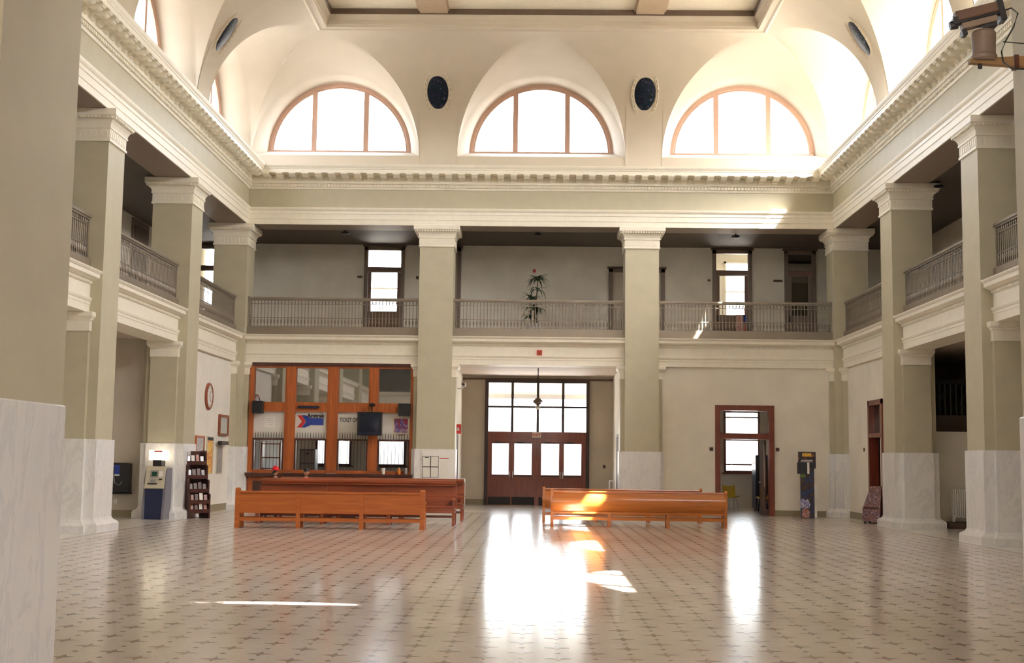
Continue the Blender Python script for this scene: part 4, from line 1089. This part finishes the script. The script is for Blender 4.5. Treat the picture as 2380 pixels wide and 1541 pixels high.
# ================================================================== ALONG THE CLOCK WALL
XWL = -W-.35
def xthing(name, label, cat, y, z, x=XWL): # faces +x: local x runs along +y, local -y faces +x
    return thing(name, label, cat, (x, y, z), PI/2)
t = xthing('wall_clock', 'round brown wall clock on the white infill wall', 'clock', -2.75, 3.34)
MB().lathe([(.40, -.0), (.40, -.04), (.37, -.065), (.335, -.07), (.325, -.045)], axis='y', n=40, caps=False).build('rim', M['wood_red'], t, True, .6)
MB().lathe([(.33, -.03), (.33, -.044)], axis='y', n=40).build('dial', M['white'], t)
for k in range(12):
    a = k*PI/6; MB().xf(lambda p: p).box(-.008, .008, -.05, -.045, .255, .30).xf(lambda p: (p[0]*math.cos(a)+p[2]*math.sin(a), p[1], -p[0]*math.sin(a)+p[2]*math.cos(a))).build('hour_mark', M['ink'], t)
for ln, a, w in ((.17, 2.5, .012), (.25, .5, .008)):
    MB().box(-w, w, -.056, -.052, -.03, ln).xf(lambda p: (p[0]*math.cos(a)+p[2]*math.sin(a), p[1], -p[0]*math.sin(a)+p[2]*math.cos(a))).build('clock_hand', M['ink'], t)
def framed(name, label, cat, y0, y1, z0, z1, fm, pm, fw=.05, dep=.05):
    t = xthing(name, label, cat, (y0+y1)/2, (z0+z1)/2); w, h = (y1-y0)/2, (z1-z0)/2
    for a in ((-w, -w+fw, -h, h), (w-fw, w, -h, h), (-w+fw, w-fw, -h, -h+fw), (-w+fw, w-fw, h-fw, h)): ybox(t, 'frame', fm, *a, -dep, 0)
    ybox(t, 'sheet', pm, -w+fw, w-fw, -h+fw, h-fw, -dep*.5, 0)
    return t
framed('framed_map', 'brown framed pale blue map between the clock and the corner', 'picture', -1.50, -.42, 2.24, 2.87, M['wood_red'], mat_print('map_print', [(.45,.50,.52), (.60,.60,.52), (.35,.45,.55)], 4), .07, .07)
t = framed('notice_case', 'narrow glass notice case behind the brochure rack', 'notice board', -4.02, -3.10, 1.25, 2.19, M['wood'], mat_print('notice_print', [(.62,.58,.48), (.35,.32,.33), (.65,.62,.55)], 7), .06)
t = framed('travel_poster', 'tall yellow and orange poster next to the brochure rack', 'poster', -2.77, -2.05, 1.10, 2.19, M['beige'], mat_print('travel_print', [(.75,.42,.05), (.85,.60,.12), (.60,.14,.03), (.90,.62,.15)], 5, .4), .03, .03)
ybox(t, 'title_band', M['ink'], -.32, .32, .43, .52, -.035, -.03)
t = framed('timetable', 'grey printed timetable under a black picture lamp', 'notice', -1.60, -.90, 1.10, 1.93, M['beige'], mat_print('timetable_print', [(.55,.53,.48), (.24,.23,.22), (.50,.48,.44)], 16, .5, (3, 1, .6)), .03, .025)
t = xthing('picture_lamp', 'black lamp bar over the grey timetable', 'lamp', -1.21, 2.02)
MB().bbox(-.55, .30, -.20, -.08, -.055, .055, .012).build('lamp_housing', M['black'], t); MB().tube([(-.1, -.1, 0), (-.1, 0, -.02)], .015).build('arm', M['black'], t)
MB().bbox(.28, .52, -.12, 0, -.05, .04, .01).build('wall_box', M['black'], t)
# brochure rack
t = thing('brochure_rack', 'dark stepped brochure rack standing against the column', 'rack', (-8.93, -6.02, 0), math.radians(38))
tiers = [(.16, .30), (.26, .55), (.36, .80), (.46, 1.05), (.56, 1.30), (.66, 1.55)]
side = [(.33, 0), (-.30, 0), (-.30, .10), (-.30, .62), (-.20, .66), (-.20, .98), (-.08, 1.02), (-.08, 1.36), (.02, 1.40), (.04, 1.72), (.10, 1.76), (.33, 1.76)]
for x in (-.27, .27): MB().prism(side, 'x', x-.02, x+.02).build('side_panel', M['wood_dark'], t)
MB().box(-.25, .25, .29, .32, .10, 1.74).build('back_board', M['wood_dark'], t)
for y0, z0 in ((-.29, .14), (-.29, .38), (-.19, .66), (-.07, 1.02), (.03, 1.38)):
    MB().box(-.25, .25, y0, .29, z0, z0+.02).build('shelf', M['wood_dark'], t); MB().box(-.25, .25, y0-.005, y0+.01, z0, z0+.10).build('shelf_lip', M['wood_dark'], t)
mb = MB(); m2 = MB(); m3 = MB()
for y0, z0, on in ((-.27, .40, 1), (-.17, .68, 0), (-.05, 1.04, 0), (.05, 1.40, 1), (-.27, .16, 1)):
    for k in range(4):
        x = -.20+.125*k; h = .21+.02*((k*7) % 3)
        q = (mb, m2, m3)[(k+int(z0*10)) % 3] if on else m3
        q.add([(x-.045, y0, z0+.02), (x+.045, y0, z0+.02), (x+.045, y0+.05, z0+h), (x-.045, y0+.05, z0+h), (x-.045, y0+.01, z0+.02), (x+.045, y0+.01, z0+.02), (x+.045, y0+.06, z0+h), (x-.045, y0+.06, z0+h)],
              [(0,1,2,3), (4,5,6,7), (0,1,5,4), (2,3,7,6), (1,2,6,5), (0,3,7,4)])
for q, m_ in ((mb, M['paper']), (m2, M['wood_red']), (m3, M['wood_dark'])):
    o = q.build('brochures', m_, t); o['kind'] = 'stuff'
# cash machine
t = thing('cash_machine', 'beige and navy cash machine with a lit white sign', 'cash machine', (-9.69, -6.58, 0))
MB().bbox(-.22, .22, -.60, -.05, 0, .78, .015).build('lower_cabinet', M['navy'], t)
MB().prism([(-.62, .78), (-.62, .86), (-.58, .90), (-.50, 1.24), (-.44, 1.34), (-.05, 1.34), (-.05, .78)], 'x', -.24, .24).build('upper_cabinet', M['beige'], t)
for s in (-1, 1): MB().prism([(-.66, 0), (.0, 0), (.0, 1.30), (-.34, 1.30), (-.42, 1.24), (-.50, 1.0), (-.56, .6)], 'x', s*.25-.03, s*.25+.03).build('side_panel', M['greyblue'], t)
def slant(z): return -.58+.08*(z-.90)/.34
def sbox(name, x0, x1, z0, z1, m_, d=.012):
    MB().add([(x0, slant(z0)-d, z0), (x1, slant(z0)-d, z0), (x1, slant(z1)-d, z1), (x0, slant(z1)-d, z1), (x0, slant(z0)+.02, z0), (x1, slant(z0)+.02, z0), (x1, slant(z1)+.02, z1), (x0, slant(z1)+.02, z1)],
             [(0,1,2,3), (4,5,6,7), (0,1,5,4), (2,3,7,6), (1,2,6,5), (0,3,7,4)]).build(name, m_, t)
sbox('screen_bezel', -.12, .08, 1.06, 1.24, M['grey']); sbox('screen', -.08, .05, 1.09, 1.20, mat('green_screen', (.02,.07,.04), .2, var=0), .02)
sbox('keypad', -.10, .03, .94, 1.01, M['grey'], .02); sbox('card_slot', .11, .19, 1.0, 1.03, M['black'], .02); sbox('cash_tray', -.17, .07, .885, .915, M['black'], .02)
sbox('speaker_plate', .10, .2, 1.08, 1.22, M['white'])
MB().bbox(-.10, .12, -.44, -.10, 1.34, 1.50, .01).build('sign_base', M['black'], t)
LIT = mat('lit_sign', (.9, .85, .75), .5, var=0, emit=(1.0, .86, .62), estr=2.2)
MB().bbox(-.23, .24, -.36, -.22, 1.49, 1.75, .012).build('lit_sign', LIT, t)
ybox(t, 'sign_band', M['red'], -.10, .11, 1.70, 1.74, -.366, -.36)
# payphone
t = thing('payphone', 'black wall payphone with a blue label on the taupe partition', 'telephone', (-10.90, -5.95, .63))
MB().bbox(-.25, .25, -.26, 0, 0, .78, .02).build('hood', M['black'], t)
ybox(t, 'label_plate', M['blue'], -.16, .0, .46, .72, -.268, -.26); ybox(t, 'instruction_card', M['paper'], -.16, .0, .44, .48, -.27, -.262)
MB().tube([(-.14, -.29, .66), (-.13, -.32, .62), (-.13, -.32, .50), (-.14, -.29, .46)], [.025, .018, .018, .025], 8).build('handset', M['ink'], t)
MB().tube([(-.14, -.29, .46), (-.10, -.30, .25), (.02, -.29, .20), (.08, -.26, .30)], .008, 6).build('cord', M['grey'], t)
ybox(t, 'shelf', M['black'], -.27, .27, -.03, .0, -.34, 0)
t = thing('wall_socket', 'small white socket under the payphone', 'socket', (-11.06, -5.95, .41)); ybox(t, 'socket_plate', M['white'], -.04, .04, -.06, .06, -.01, 0)
for z in (-.03, .03): ybox(t, 'socket_face', M['beige'], -.02, .02, z-.02, z+.02, -.014, -.01)
# ================================================================== STAIR SIDE, ALCOVE AND GALLERY THINGS
def radiator(label, loc, rz, n, h, dep, pitch=.055):
    t = thing('radiator', label, 'radiator', loc, rz, 'white column radiators')
    fin = MB()
    for y in (-dep/2+.02, dep/2-.02): fin.tube([(0, y, .12), (0, y, h-.05)], .018, 6)
    for z in (.12, h-.05): fin.tube([(0, -dep/2+.02, z), (0, dep/2-.02, z)], .024, 6)
    fm = fin.mesh('fin', M['white'])
    for k in range(n): link('fin', fm, t, ((k-(n-1)/2)*pitch, 0, 0))
    w = (n-1)/2*pitch
    for z in (.15, h-.08): MB().tube([(-w-.02, 0, z), (w+.02, 0, z)], .014, 6).build('header_pipe', M['white'], t)
    for x in (-w, w): MB().box(x-.02, x+.02, -dep/2, dep/2, 0, .11).build('foot', M['white'], t)
    return t
radiator('white radiator in the stair alcove between two columns', (11.02, -6.12, .18), 0, 11, .86, .16)
t = thing('radiator_plinth', 'dark stone plinth under the stair alcove radiator', 'plinth', (11.0, -6.10, 0)); MB().rect_loft(-.42, .42, -.17, .17, [(0, -.03), (.03, 0), (.15, 0), (.18, -.02)]).build('plinth_block', M['darkbrown'], t)
MB().box(-.40, .40, -.16, -.15, .15, .18).build('plinth_lip', M['black'], t)
radiator('white radiator against the entrance alcove wall behind the sun-streaked bench', (2.60, 5.0, 0), PI/2, 10, 1.0, .18)
radiator('white radiator in the entrance alcove behind the mahogany benches', (-2.58, 5.0, 0), PI/2, 10, 1.0, .18)
# stair balustrade above the low partition
t = thing('stair_balustrade', 'dark stair balustrade above the low white partition', 'railing', (0, -5.0, 0))
MB().box(10.4, 12.6, -.05, .05, 3.80, 3.92).build('handrail', M['iron'], t); MB().box(10.4, 12.6, -.04, .04, 2.86, 2.96).build('bottom_rail', M['darkbrown'], t); MB().box(10.4, 12.6, -.06, .08, 2.40, 2.86).build('stair_fascia', M['darkbrown'], t)
bl = MB().lathe([(.025, 0), (.025, .08), (.045, .20), (.02, .32), (.02, .70), (.03, .78), (.025, .85)], n=8).mesh('baluster', mat('dark_green_paint', (.035,.036,.03), .4, var=0))
for k in range(14): link('baluster', bl, t, (10.5+.15*k, 0, 2.96))
MB().prism([(10.8, 3.30), (12.6, 4.35), (12.6, 4.52), (10.8, 3.47)], 'y', .35, .45).build('stair_handrail', M['iron'], t)
struct(MB().box(10.3, XO, -4.6, -1.0, 2.30, 2.40).build('floor_stair_landing', M['darkbrown']), 'dark stair landing')
# display stand
t = thing('cardboard_display', 'tall dark cardboard display with colourful printed panels', 'display stand', (8.14, -.72, 0), math.radians(-8))
dark_print = mat_print('display_print', [(.01,.012,.03), (.02,.03,.10), (.015,.012,.02), (.08,.03,.02), (.02,.05,.03)], 3.5)
MB().box(-.20, .20, -.16, .16, 0, 1.52).build('carton_body', dark_print, t)
MB().box(-.26, .26, -.03, .0, 1.48, 1.98).build('header_card', mat_print('header_print', [(.012,.008,.015), (.02,.010,.015), (.015,.01,.02), (.30,.08,.02), (.02,.012,.02)], 4.2), t)
ybox(t, 'title_strip', M['white'], -.17, .17, 1.71, 1.74, -.035, -.03); ybox(t, 'title_strip', M['white'], -.19, .17, 1.675, 1.69, -.035, -.03)
ybox(t, 'sun_picture', mat('gold_print', (.75,.45,.06), .5), -.14, .13, 1.84, 1.94, -.035, -.03)
MB().box(-.30, -.02, -.30, -.16, 1.32, 1.66).build('upper_pocket', M['black'], t)
ybox(t, 'spine_strip', M['paper'], -.01, .05, 1.32, 1.66, -.30, -.16)
ybox(t, 'green_picture', mat('green_print', (.15,.28,.05), .5), -.20, -.06, 1.22, 1.31, -.165, -.16)
MB().prism([(-.22, .30), (.05, .30), (.07, .42), (.0, .58), (-.06, .52), (-.13, .60), (-.25, .50)], 'y', -.20, -.16).build('cut_out_picture', mat_print('violet_print', [(.55,.52,.62), (.10,.10,.35), (.60,.60,.66), (.05,.05,.12)], 7), t)
MB().prism([(-.18, .02), (.04, .02), (.06, .22), (-.04, .30), (-.16, .28)], 'y', -.19, -.16).build('cut_out_picture', mat_print('red_print', [(.30,.04,.03), (.50,.30,.25), (.10,.02,.03)], 8), t)
for z0, z1 in ((.62, .98), (.02, .36)): MB().box(.20, .27, -.18, -.14, z0, z1).build('side_tab', M['paper'], t)
# floral sloped stand
t = thing('floral_stand', 'sloping stand with floral print beside the dark doorway', 'stand', (9.33, -3.75, 0), math.radians(-30))
MB().loft([[(-.24, -.30, .06), (.24, -.30, .06), (.24, .26, .06), (-.24, .26, .06)], [(-.24, -.26, .42), (.24, -.26, .42), (.24, .26, .42), (-.24, .26, .42)], [(-.10, .06, 1.02), (.20, .06, 1.02), (.20, .24, 1.02), (-.10, .24, 1.02)]], True, True).build('sloped_body', mat_print('floral_print', [(.10,.02,.02), (.25,.10,.06), (.05,.03,.07), (.35,.22,.25), (.20,.06,.02)], 11), t)
for x in (-.18, .18):
    for y in (-.22, .2): MB().box(x-.03, x+.03, y-.03, y+.03, 0, .08).build('foot', M['black'], t)
MB().box(-.20, .20, -.285, -.265, .40, .46).build('shelf_lip', M['wood_dark'], t)
# small wall plaques
def plaque(label, loc, w, h, rz=0, group='small dark wall plaques', m_=None):
    t = thing('wall_plaque', label, 'plaque', loc, rz, group)
    MB().bbox(-w, w, -.02, 0, -h, h, .004).build('plate', m_ or M['darkbrown'], t); ybox(t, 'inset', M['wood_dark'], -w*.7, w*.7, -h*.6, h*.6, -.023, -.02)
plaque('small dark plaque on the bench side of the wood-framed doorway', (5.41, .35, 2.04), .055, .055)
plaque('small dark plaque between the wood-framed doorway and the cardboard display', (7.46, .35, 2.05), .055, .055)
plaque('small dark plaque beside the dark side doorway', (W+.35, -1.97, 2.05), .055, .055, -PI/2)
plaque('small black switch on the entrance alcove back wall', (2.45, YF-.02, 1.43), .05, .06)
plaque('dark sign plate on the gallery wall before the glazed door above the ticket windows', (-6.20, YG, 7.87), .09, .035)
plaque('dark sign plate on the gallery wall half behind the entrance column', (-4.20, YG, 7.86), .05, .05)
plaque('small dark sign plate by the gallery door with the flag', (5.86, YG, 7.87), .05, .035)
plaque('long dark sign plate next to the dark gallery door', (8.22, YG, 7.87), .16, .04)
# notice board on the column base
t = thing('notice_board', 'white notice board with four black-framed sheets on the marble column base', 'notice board', (-3.02, -.045, 1.44))
ybox(t, 'board', M['white'], -.55, .50, -.44, .44, -.02, 0)
for i in range(2):
    for j in range(2):
        x0 = -.51+.25*i; z0 = -.39+.33*j
        s_ = ybox(t, 'sheet', M['paper'], x0+.012, x0+.238, z0+.012, z0+.318, -.028, -.02)
        for a in ((x0, x0+.012, z0, z0+.33), (x0+.238, x0+.25, z0, z0+.33), (x0+.012, x0+.238, z0, z0+.012), (x0+.012, x0+.238, z0+.318, z0+.33)): ybox(t, 'frame_bar', M['black'], *a, -.032, -.02)
ybox(t, 'heading', M['ink'], -.44, -.32, .215, .24, -.031, -.028)
ybox(t, 'red_heading', M['red'], .02, .30, .19, .215, -.024, -.02); ybox(t, 'leaflet', M['paper'], .04, .30, -.38, .12, -.024, -.02)
ybox(t, 'side_sheet', M['paper'], -.545, -.52, -.40, .36, -.024, -.02)
# fire signs and alarms
t = thing('fire_alarm_sign', 'red fire sign with white emblem projecting from the alcove wall', 'sign', (-2.75, 3.26, 2.64)); MB().bbox(0, .20, -.03, .03, -.16, .16, .01).build('sign_box', M['red'], t)
MB().prism([(.07, -.06), (.13, -.06), (.14, .0), (.10, .08), (.06, .0)], 'y', -.036, -.03).build('flame_emblem', M['white'], t)
t = thing('alarm_horn', 'small red alarm on the cream gallery beam over the entrance', 'alarm', (.04, .25, 4.97)); MB().bbox(-.085, .085, -.06, 0, -.085, .085, .01).build('housing', M['red'], t); ybox(t, 'horn_grille', M['wood_red'], -.055, .055, -.055, .055, -.066, -.06)
t = thing('gallery_alarm', 'red alarm on a white back plate on the gallery wall above the plant', 'alarm', (-.16, YG, 8.13)); MB().bbox(-.11, .11, -.02, 0, -.11, .11, .008).build('back_plate', M['white'], t); MB().bbox(-.05, .05, -.07, -.02, -.055, .055, .008).build('housing', M['red'], t)
# alcove dark door jambs and frames
for s, x in ((-1, -2.75), (1, 2.76)):
    t = sroot('trim_alcove_%d' % (1 if s < 0 else 2), 'dark door casing in the alcove side wall', (x, 3.9, 0))
    for a in ((-.6, -.5, 0, 2.45), (.5, .6, 0, 2.45), (-.6, .6, 2.45, 2.55)): MB().box(0, -s*.03, a[0], a[1], a[2], a[3]).build('casing', M['wood_dark'], t)
    MB().box(0, -s*.012, -.5, .5, 0, 2.45).build('door_leaf', M['wood_dark'], t)
# alcove camera
t = thing('alcove_camera', 'white security camera on a wall arm in the entrance alcove', 'camera', (-2.75, 3.5, 4.02))
MB().tube([(0, 0, 0), (.10, 0, -.02), (.24, 0, .02)], .02, 8).build('arm', M['white'], t)
MB().bbox(.17, .32, -.22, .12, .06, .19, .015).build('camera_body', M['white'], t); MB().lathe([(.04, -.23), (.045, -.22)], (.245, 0, .12), 12, 'y').build('lens', M['black'], t); MB().box(.23, .26, -.03, .03, .01, .06).build('bracket', M['white'], t)
# ceiling fan
t = thing('ceiling_fan', 'dark ceiling fan on a long rod in the entrance alcove', 'fan', (0.01, 3.0, 3.55))
MB().tube([(0, 0, .10), (0, 0, 1.15)], .016, 8).build('rod', M['iron'], t); MB().lathe([(.02, .16), (.06, .14), (.16, .06), (.165, .02), (.12, -.03), (.06, -.08), (.04, -.12)], n=20).build('motor', M['darkbrown'], t, True, .7)
MB().lathe([(.03, -.11), (.085, -.14), (.09, -.19), (.05, -.23), (.0, -.24)], n=16).build('light_bowl', M['paper'], t, True)
for k in range(4):
    a = .25+k*PI/2; f_ = lambda p: (p[0]*math.cos(a)-p[1]*math.sin(a), p[0]*math.sin(a)+p[1]*math.cos(a), p[2])
    MB().prism([(.16, -.05), (.24, -.065), (.66, -.07), (.68, 0), (.66, .07), (.24, .065), (.16, .05)], 'z', -.012, .0).xf(f_).build('blade', M['wood_dark'], t)
# gallery ceiling lamps
for (x, y), lb in zip(((-6.28, 1.0), (-.05, 1.0), (6.30, 1.0), (10.4, -6.6)), ('above the ticket-side railing', 'above the potted plant', 'above the railing near the flag', 'in the stair-side gallery')):
    t = thing('ceiling_lamp', 'small dark ceiling lamp ' + lb, 'lamp', (x, y, 9.0), 0, 'gallery ceiling lamps')
    MB().lathe([(.06, 0), (.06, -.03), (.02, -.04), (.02, -.10)], n=14).build('canopy', M['iron'], t, True, .7); MB().lathe([(.03, -.10), (.12, -.12), (.15, -.16), (.10, -.19), (.0, -.20)], n=16).build('bowl', M['black'], t, True, .7)
# potted plant
t = thing('potted_plant', 'tall spiky green plant in a white pot behind the gallery railing', 'plant', (-.16, 1.0, ZWT))
MB().lathe([(.17, 0), (.20, .04), (.22, .46), (.235, .48), (.235, .52), (.205, .52), (.20, .46)], n=20).build('pot', M['white'], t, True, .6)
MB().lathe([(.0, .47), (.20, .475)], n=16, caps=False).build('soil', M['darkbrown'], t)
LEAF = mat('dark_green_leaf', (.025, .055, .018), .4, var=.3)
STEM = mat('woody_stem', (.10, .07, .04), .8)
rnd = random.Random(4)
def stem(path, r):
    MB().tube(path, r, 7).build('stem', STEM, t)
lm = MB()
def leaf_mesh(L, droop):
    n = 7; top = []; bot = []
    rows = []
    for i in range(n+1):
        s = i/n; w = .034*math.sin(PI*min(1, s*.85+.15))*(1-s*.55)+.0015
        y = L*s*(1-.25*droop*s); z = L*(.55*s - droop*s*s)
        rows.append([(-w, y, z+.006), (0, y, z), (w, y, z+.006)])
    return MB().loft(rows, closed=False).mesh('leaf', LEAF, True)
LV = [leaf_mesh(.38, .75), leaf_mesh(.44, .95), leaf_mesh(.32, .45), leaf_mesh(.40, 1.25)]
def crown(c, n, up=0.0):
    for k in range(n):
        o = link('leaf', LV[k % 4], t, (c[0], c[1], c[2]-.10*(k/n)))
        o.rotation_euler = (up*rnd.uniform(.3, 1.0), 0, k*2.4+rnd.uniform(-.2, .2)); s_ = rnd.uniform(.95, 1.35); o.scale = (s_, s_, s_)
stem([(.02, 0, .45), (.04, 0, .9), (.10, 0, 1.5), (.12, 0, 1.95)], [.022, .02, .018, .014]); stem([(-.08, .02, .45), (-.09, .02, .8), (-.06, .02, 1.28)], [.02, .018, .012]); stem([(.09, -.03, .45), (.11, -.03, .7), (.12, -.03, .95)], [.018, .016, .012])
crown((.12, 0, 1.98), 40, .3); crown((-.06, .02, 1.32), 26, .5); crown((.12, -.03, .98), 26, .2); crown((-.02, 0, 1.08), 10, .2); crown((-.10, .02, .75), 10, .3); crown((.11, 0, 1.65), 8)
# flag leaning by the gallery door
t = thing('small_flag', 'red white and blue flag leaning beside the glazed gallery door', 'flag', (6.95, 3.75, ZWT))
MB().tube([(.18, .1, 0), (.10, .2, 1.45)], .012, 8).build('pole', M['wood'], t)
fl = []
nx, nz = 14, 6
mb = MB()
def fp(i, j): 
    u = i/nx; z = 1.22-.62*j/nz
    return (.16-.36*u+.0, .13+.035*math.sin(u*14), z)
for i in range(nx):
    for j in range(nz):
        mb.cm = 2 if (i < 5 and j < 3) else (0 if i % 2 else 1)
        mb.add([fp(i, j), fp(i+1, j), fp(i+1, j+1), fp(i, j+1)], [(0, 1, 2, 3)])
mb.build('cloth', [M['red'], M['paper'], M['blue']], t, True)

# ================================================================== OVAL MEDALLIONS
OVG = mat_print('dark_stained_glass', [(.004,.006,.012), (.03,.03,.07), (.006,.008,.016), (.008,.022,.030), (.004,.006,.010), (.10,.10,.17)], 7, .4)
OVG.node_tree.nodes['Principled BSDF'].inputs['Specular IOR Level'].default_value = 0.12
def oval(side, u, where):
    f = SIDE(side); z = 13.07; d = cove_d(z)
    e = .01; p0 = Vector(f((u, cove_d(z-e), z-e))); p1 = Vector(f((u, cove_d(z+e), z+e)))
    upv = (p1-p0).normalized(); along = (Vector(f((u+1, d, z)))-Vector(f((u, d, z)))).normalized(); nrm = along.cross(upv).normalized()
    hall = Vector(f((u, d+1, z)))-Vector(f((u, d, z)))
    if nrm.dot(hall) < 0: along = -along; nrm = along.cross(upv).normalized()
    t = thing('oval_medallion', 'dark blue stained glass oval ' + where, 'medallion', (0, 0, 0), 0, 'oval medallions between the vault windows')
    t.matrix_world = Matrix((along, upv, nrm)).transposed().to_4x4(); t.location = Vector(f((u, d, z)))
    n = 40
    rings = []
    for k_, h in ((1.34, -.03), (1.34, .03), (1.28, .055), (1.20, .03), (1.12, .05), (1.06, .045), (1.02, .02), (1.0, -.02)):
        rings.append([((.325*k_+.0)*math.cos(2*PI*i/n), (.325*k_+.365)*math.sin(2*PI*i/n), h) for i in range(n)])
    MB().loft(rings, True).build('moulded_frame', M['vault'], t, True, .6)
    dr = []
    for k_, h in ((1.0, .0), (.8, .035), (.5, .06), (.2, .072), (.02, .075)):
        dr.append([(.335*k_*math.cos(2*PI*i/n), .70*k_*math.sin(2*PI*i/n), h) for i in range(n)])
    MB().loft(dr, True, True).build('stained_glass', OVG, t, True)
    bm_ = MB().ball((0, 0, 0), .022, 6, 4).mesh('bead', M['cream'], True)
    for i in range(28):
        a = 2*PI*i/28; link('bead', bm_, t, ((.325*1.20)*math.cos(a), (.325*1.20+.365)*math.sin(a), .045))
oval('far', -3.23, 'between the lunettes above the ticket windows and the entrance'); oval('far', 3.25, 'between the lunettes above the entrance and the infill wall')
oval('left', -5.98, 'in the vault above the cash machine column'); oval('right', -5.95, 'in the vault above the floral stand column')

# ================================================================== SECURITY CAMERA ON THE NEAR COLUMN
t = thing('security_camera', 'brown boxy security camera on a tan wall arm', 'camera', (2.70, -32.55, 3.80))
# arm from the column face towards -x
MB().prism([(.02, -.060), (.02, .010), (-.32, -.004), (-.37, -.012), (-.37, -.032), (-.32, -.036)], 'y', -.02, .02).build('wall_arm', mat('tan_bracket', (.26,.15,.06), .5, var=.1), t)
for x in (-.12,): MB().box(x-.012, x+.012, -.026, .026, -.064, .012).build('arm_clamp', M['wood_dark'], t)
MB().lathe([(.012, -.06), (.012, -.02)], (-.31, 0, 0), 8).build('bolt', M['iron'], t)
HEAD = mat('tan_brown_plastic', (.19,.135,.105), .45, var=.08)
MB().lathe([(.0, -.02), (.056, -.02), (.068, -.01), (.068, .008), (.061, .018), (.064, .135), (.055, .15), (.0, .15)], (-.287, 0, 0), 24, caps=False).build('pan_head', HEAD, t, True, .5)
ax = Matrix.Rotation(math.radians(-13), 4, 'Y') @ Matrix.Rotation(math.radians(-6), 4, 'Z')
hd = bpy.data.objects.new('camera_head', None); C.objects.link(hd); hd.parent = t; hd.location = (-.315, -.01, .215); hd.scale = (.9, .9, .9); hd.rotation_euler = ax.to_euler()
MB().bbox(-.135, .125, -.04, .04, .012, .072, .006).build('sunshield', mat('brown_plastic', (.13,.07,.045), .45, var=.08), hd)
MB().bbox(-.135, .135, -.036, .036, -.005, .012, .003).build('seam', M['black'], hd)
MB().bbox(-.11, .10, -.034, .034, -.045, -.005, .004).build('camera_body', mat('tan_case', (.20,.145,.105), .45, var=.08), hd)
MB().bbox(.115, .150, -.046, .046, -.055, .085, .006).build('rear_cap', M['black'], hd); MB().bbox(-.155, -.125, -.042, .042, -.01, .04, .004).build('hood_lip', M['black'], hd)
MB().lathe([(.025, -.175), (.028, -.13)], (0, 0, .0), 14, 'x').build('lens', M['black'], hd); MB().bbox(-.12, -.09, -.03, .03, -.085, -.045, .004).build('tilt_bracket', M['black'], hd); MB().bbox(.0, .09, -.03, .03, -.075, -.045, .004).build('tilt_motor', M['black'], hd)
MB().tube([(-.20, -.01, .255), (-.14, -.02, .275), (-.105, -.02, .245), (-.13, -.02, .17), (-.175, -.02, .09), (-.20, -.02, .03), (-.195, -.03, -.03), (-.15, -.03, -.07), (-.08, -.03, -.07), (.0, -.02, -.04)], .0045, 8).build('cable', M['black'], t, True)
MB().tube([(-.19, -.02, .085), (-.12, -.03, .075), (-.05, -.03, .07), (.0, -.02, .07)], .003, 6).build('cable', M['black'], t, True)
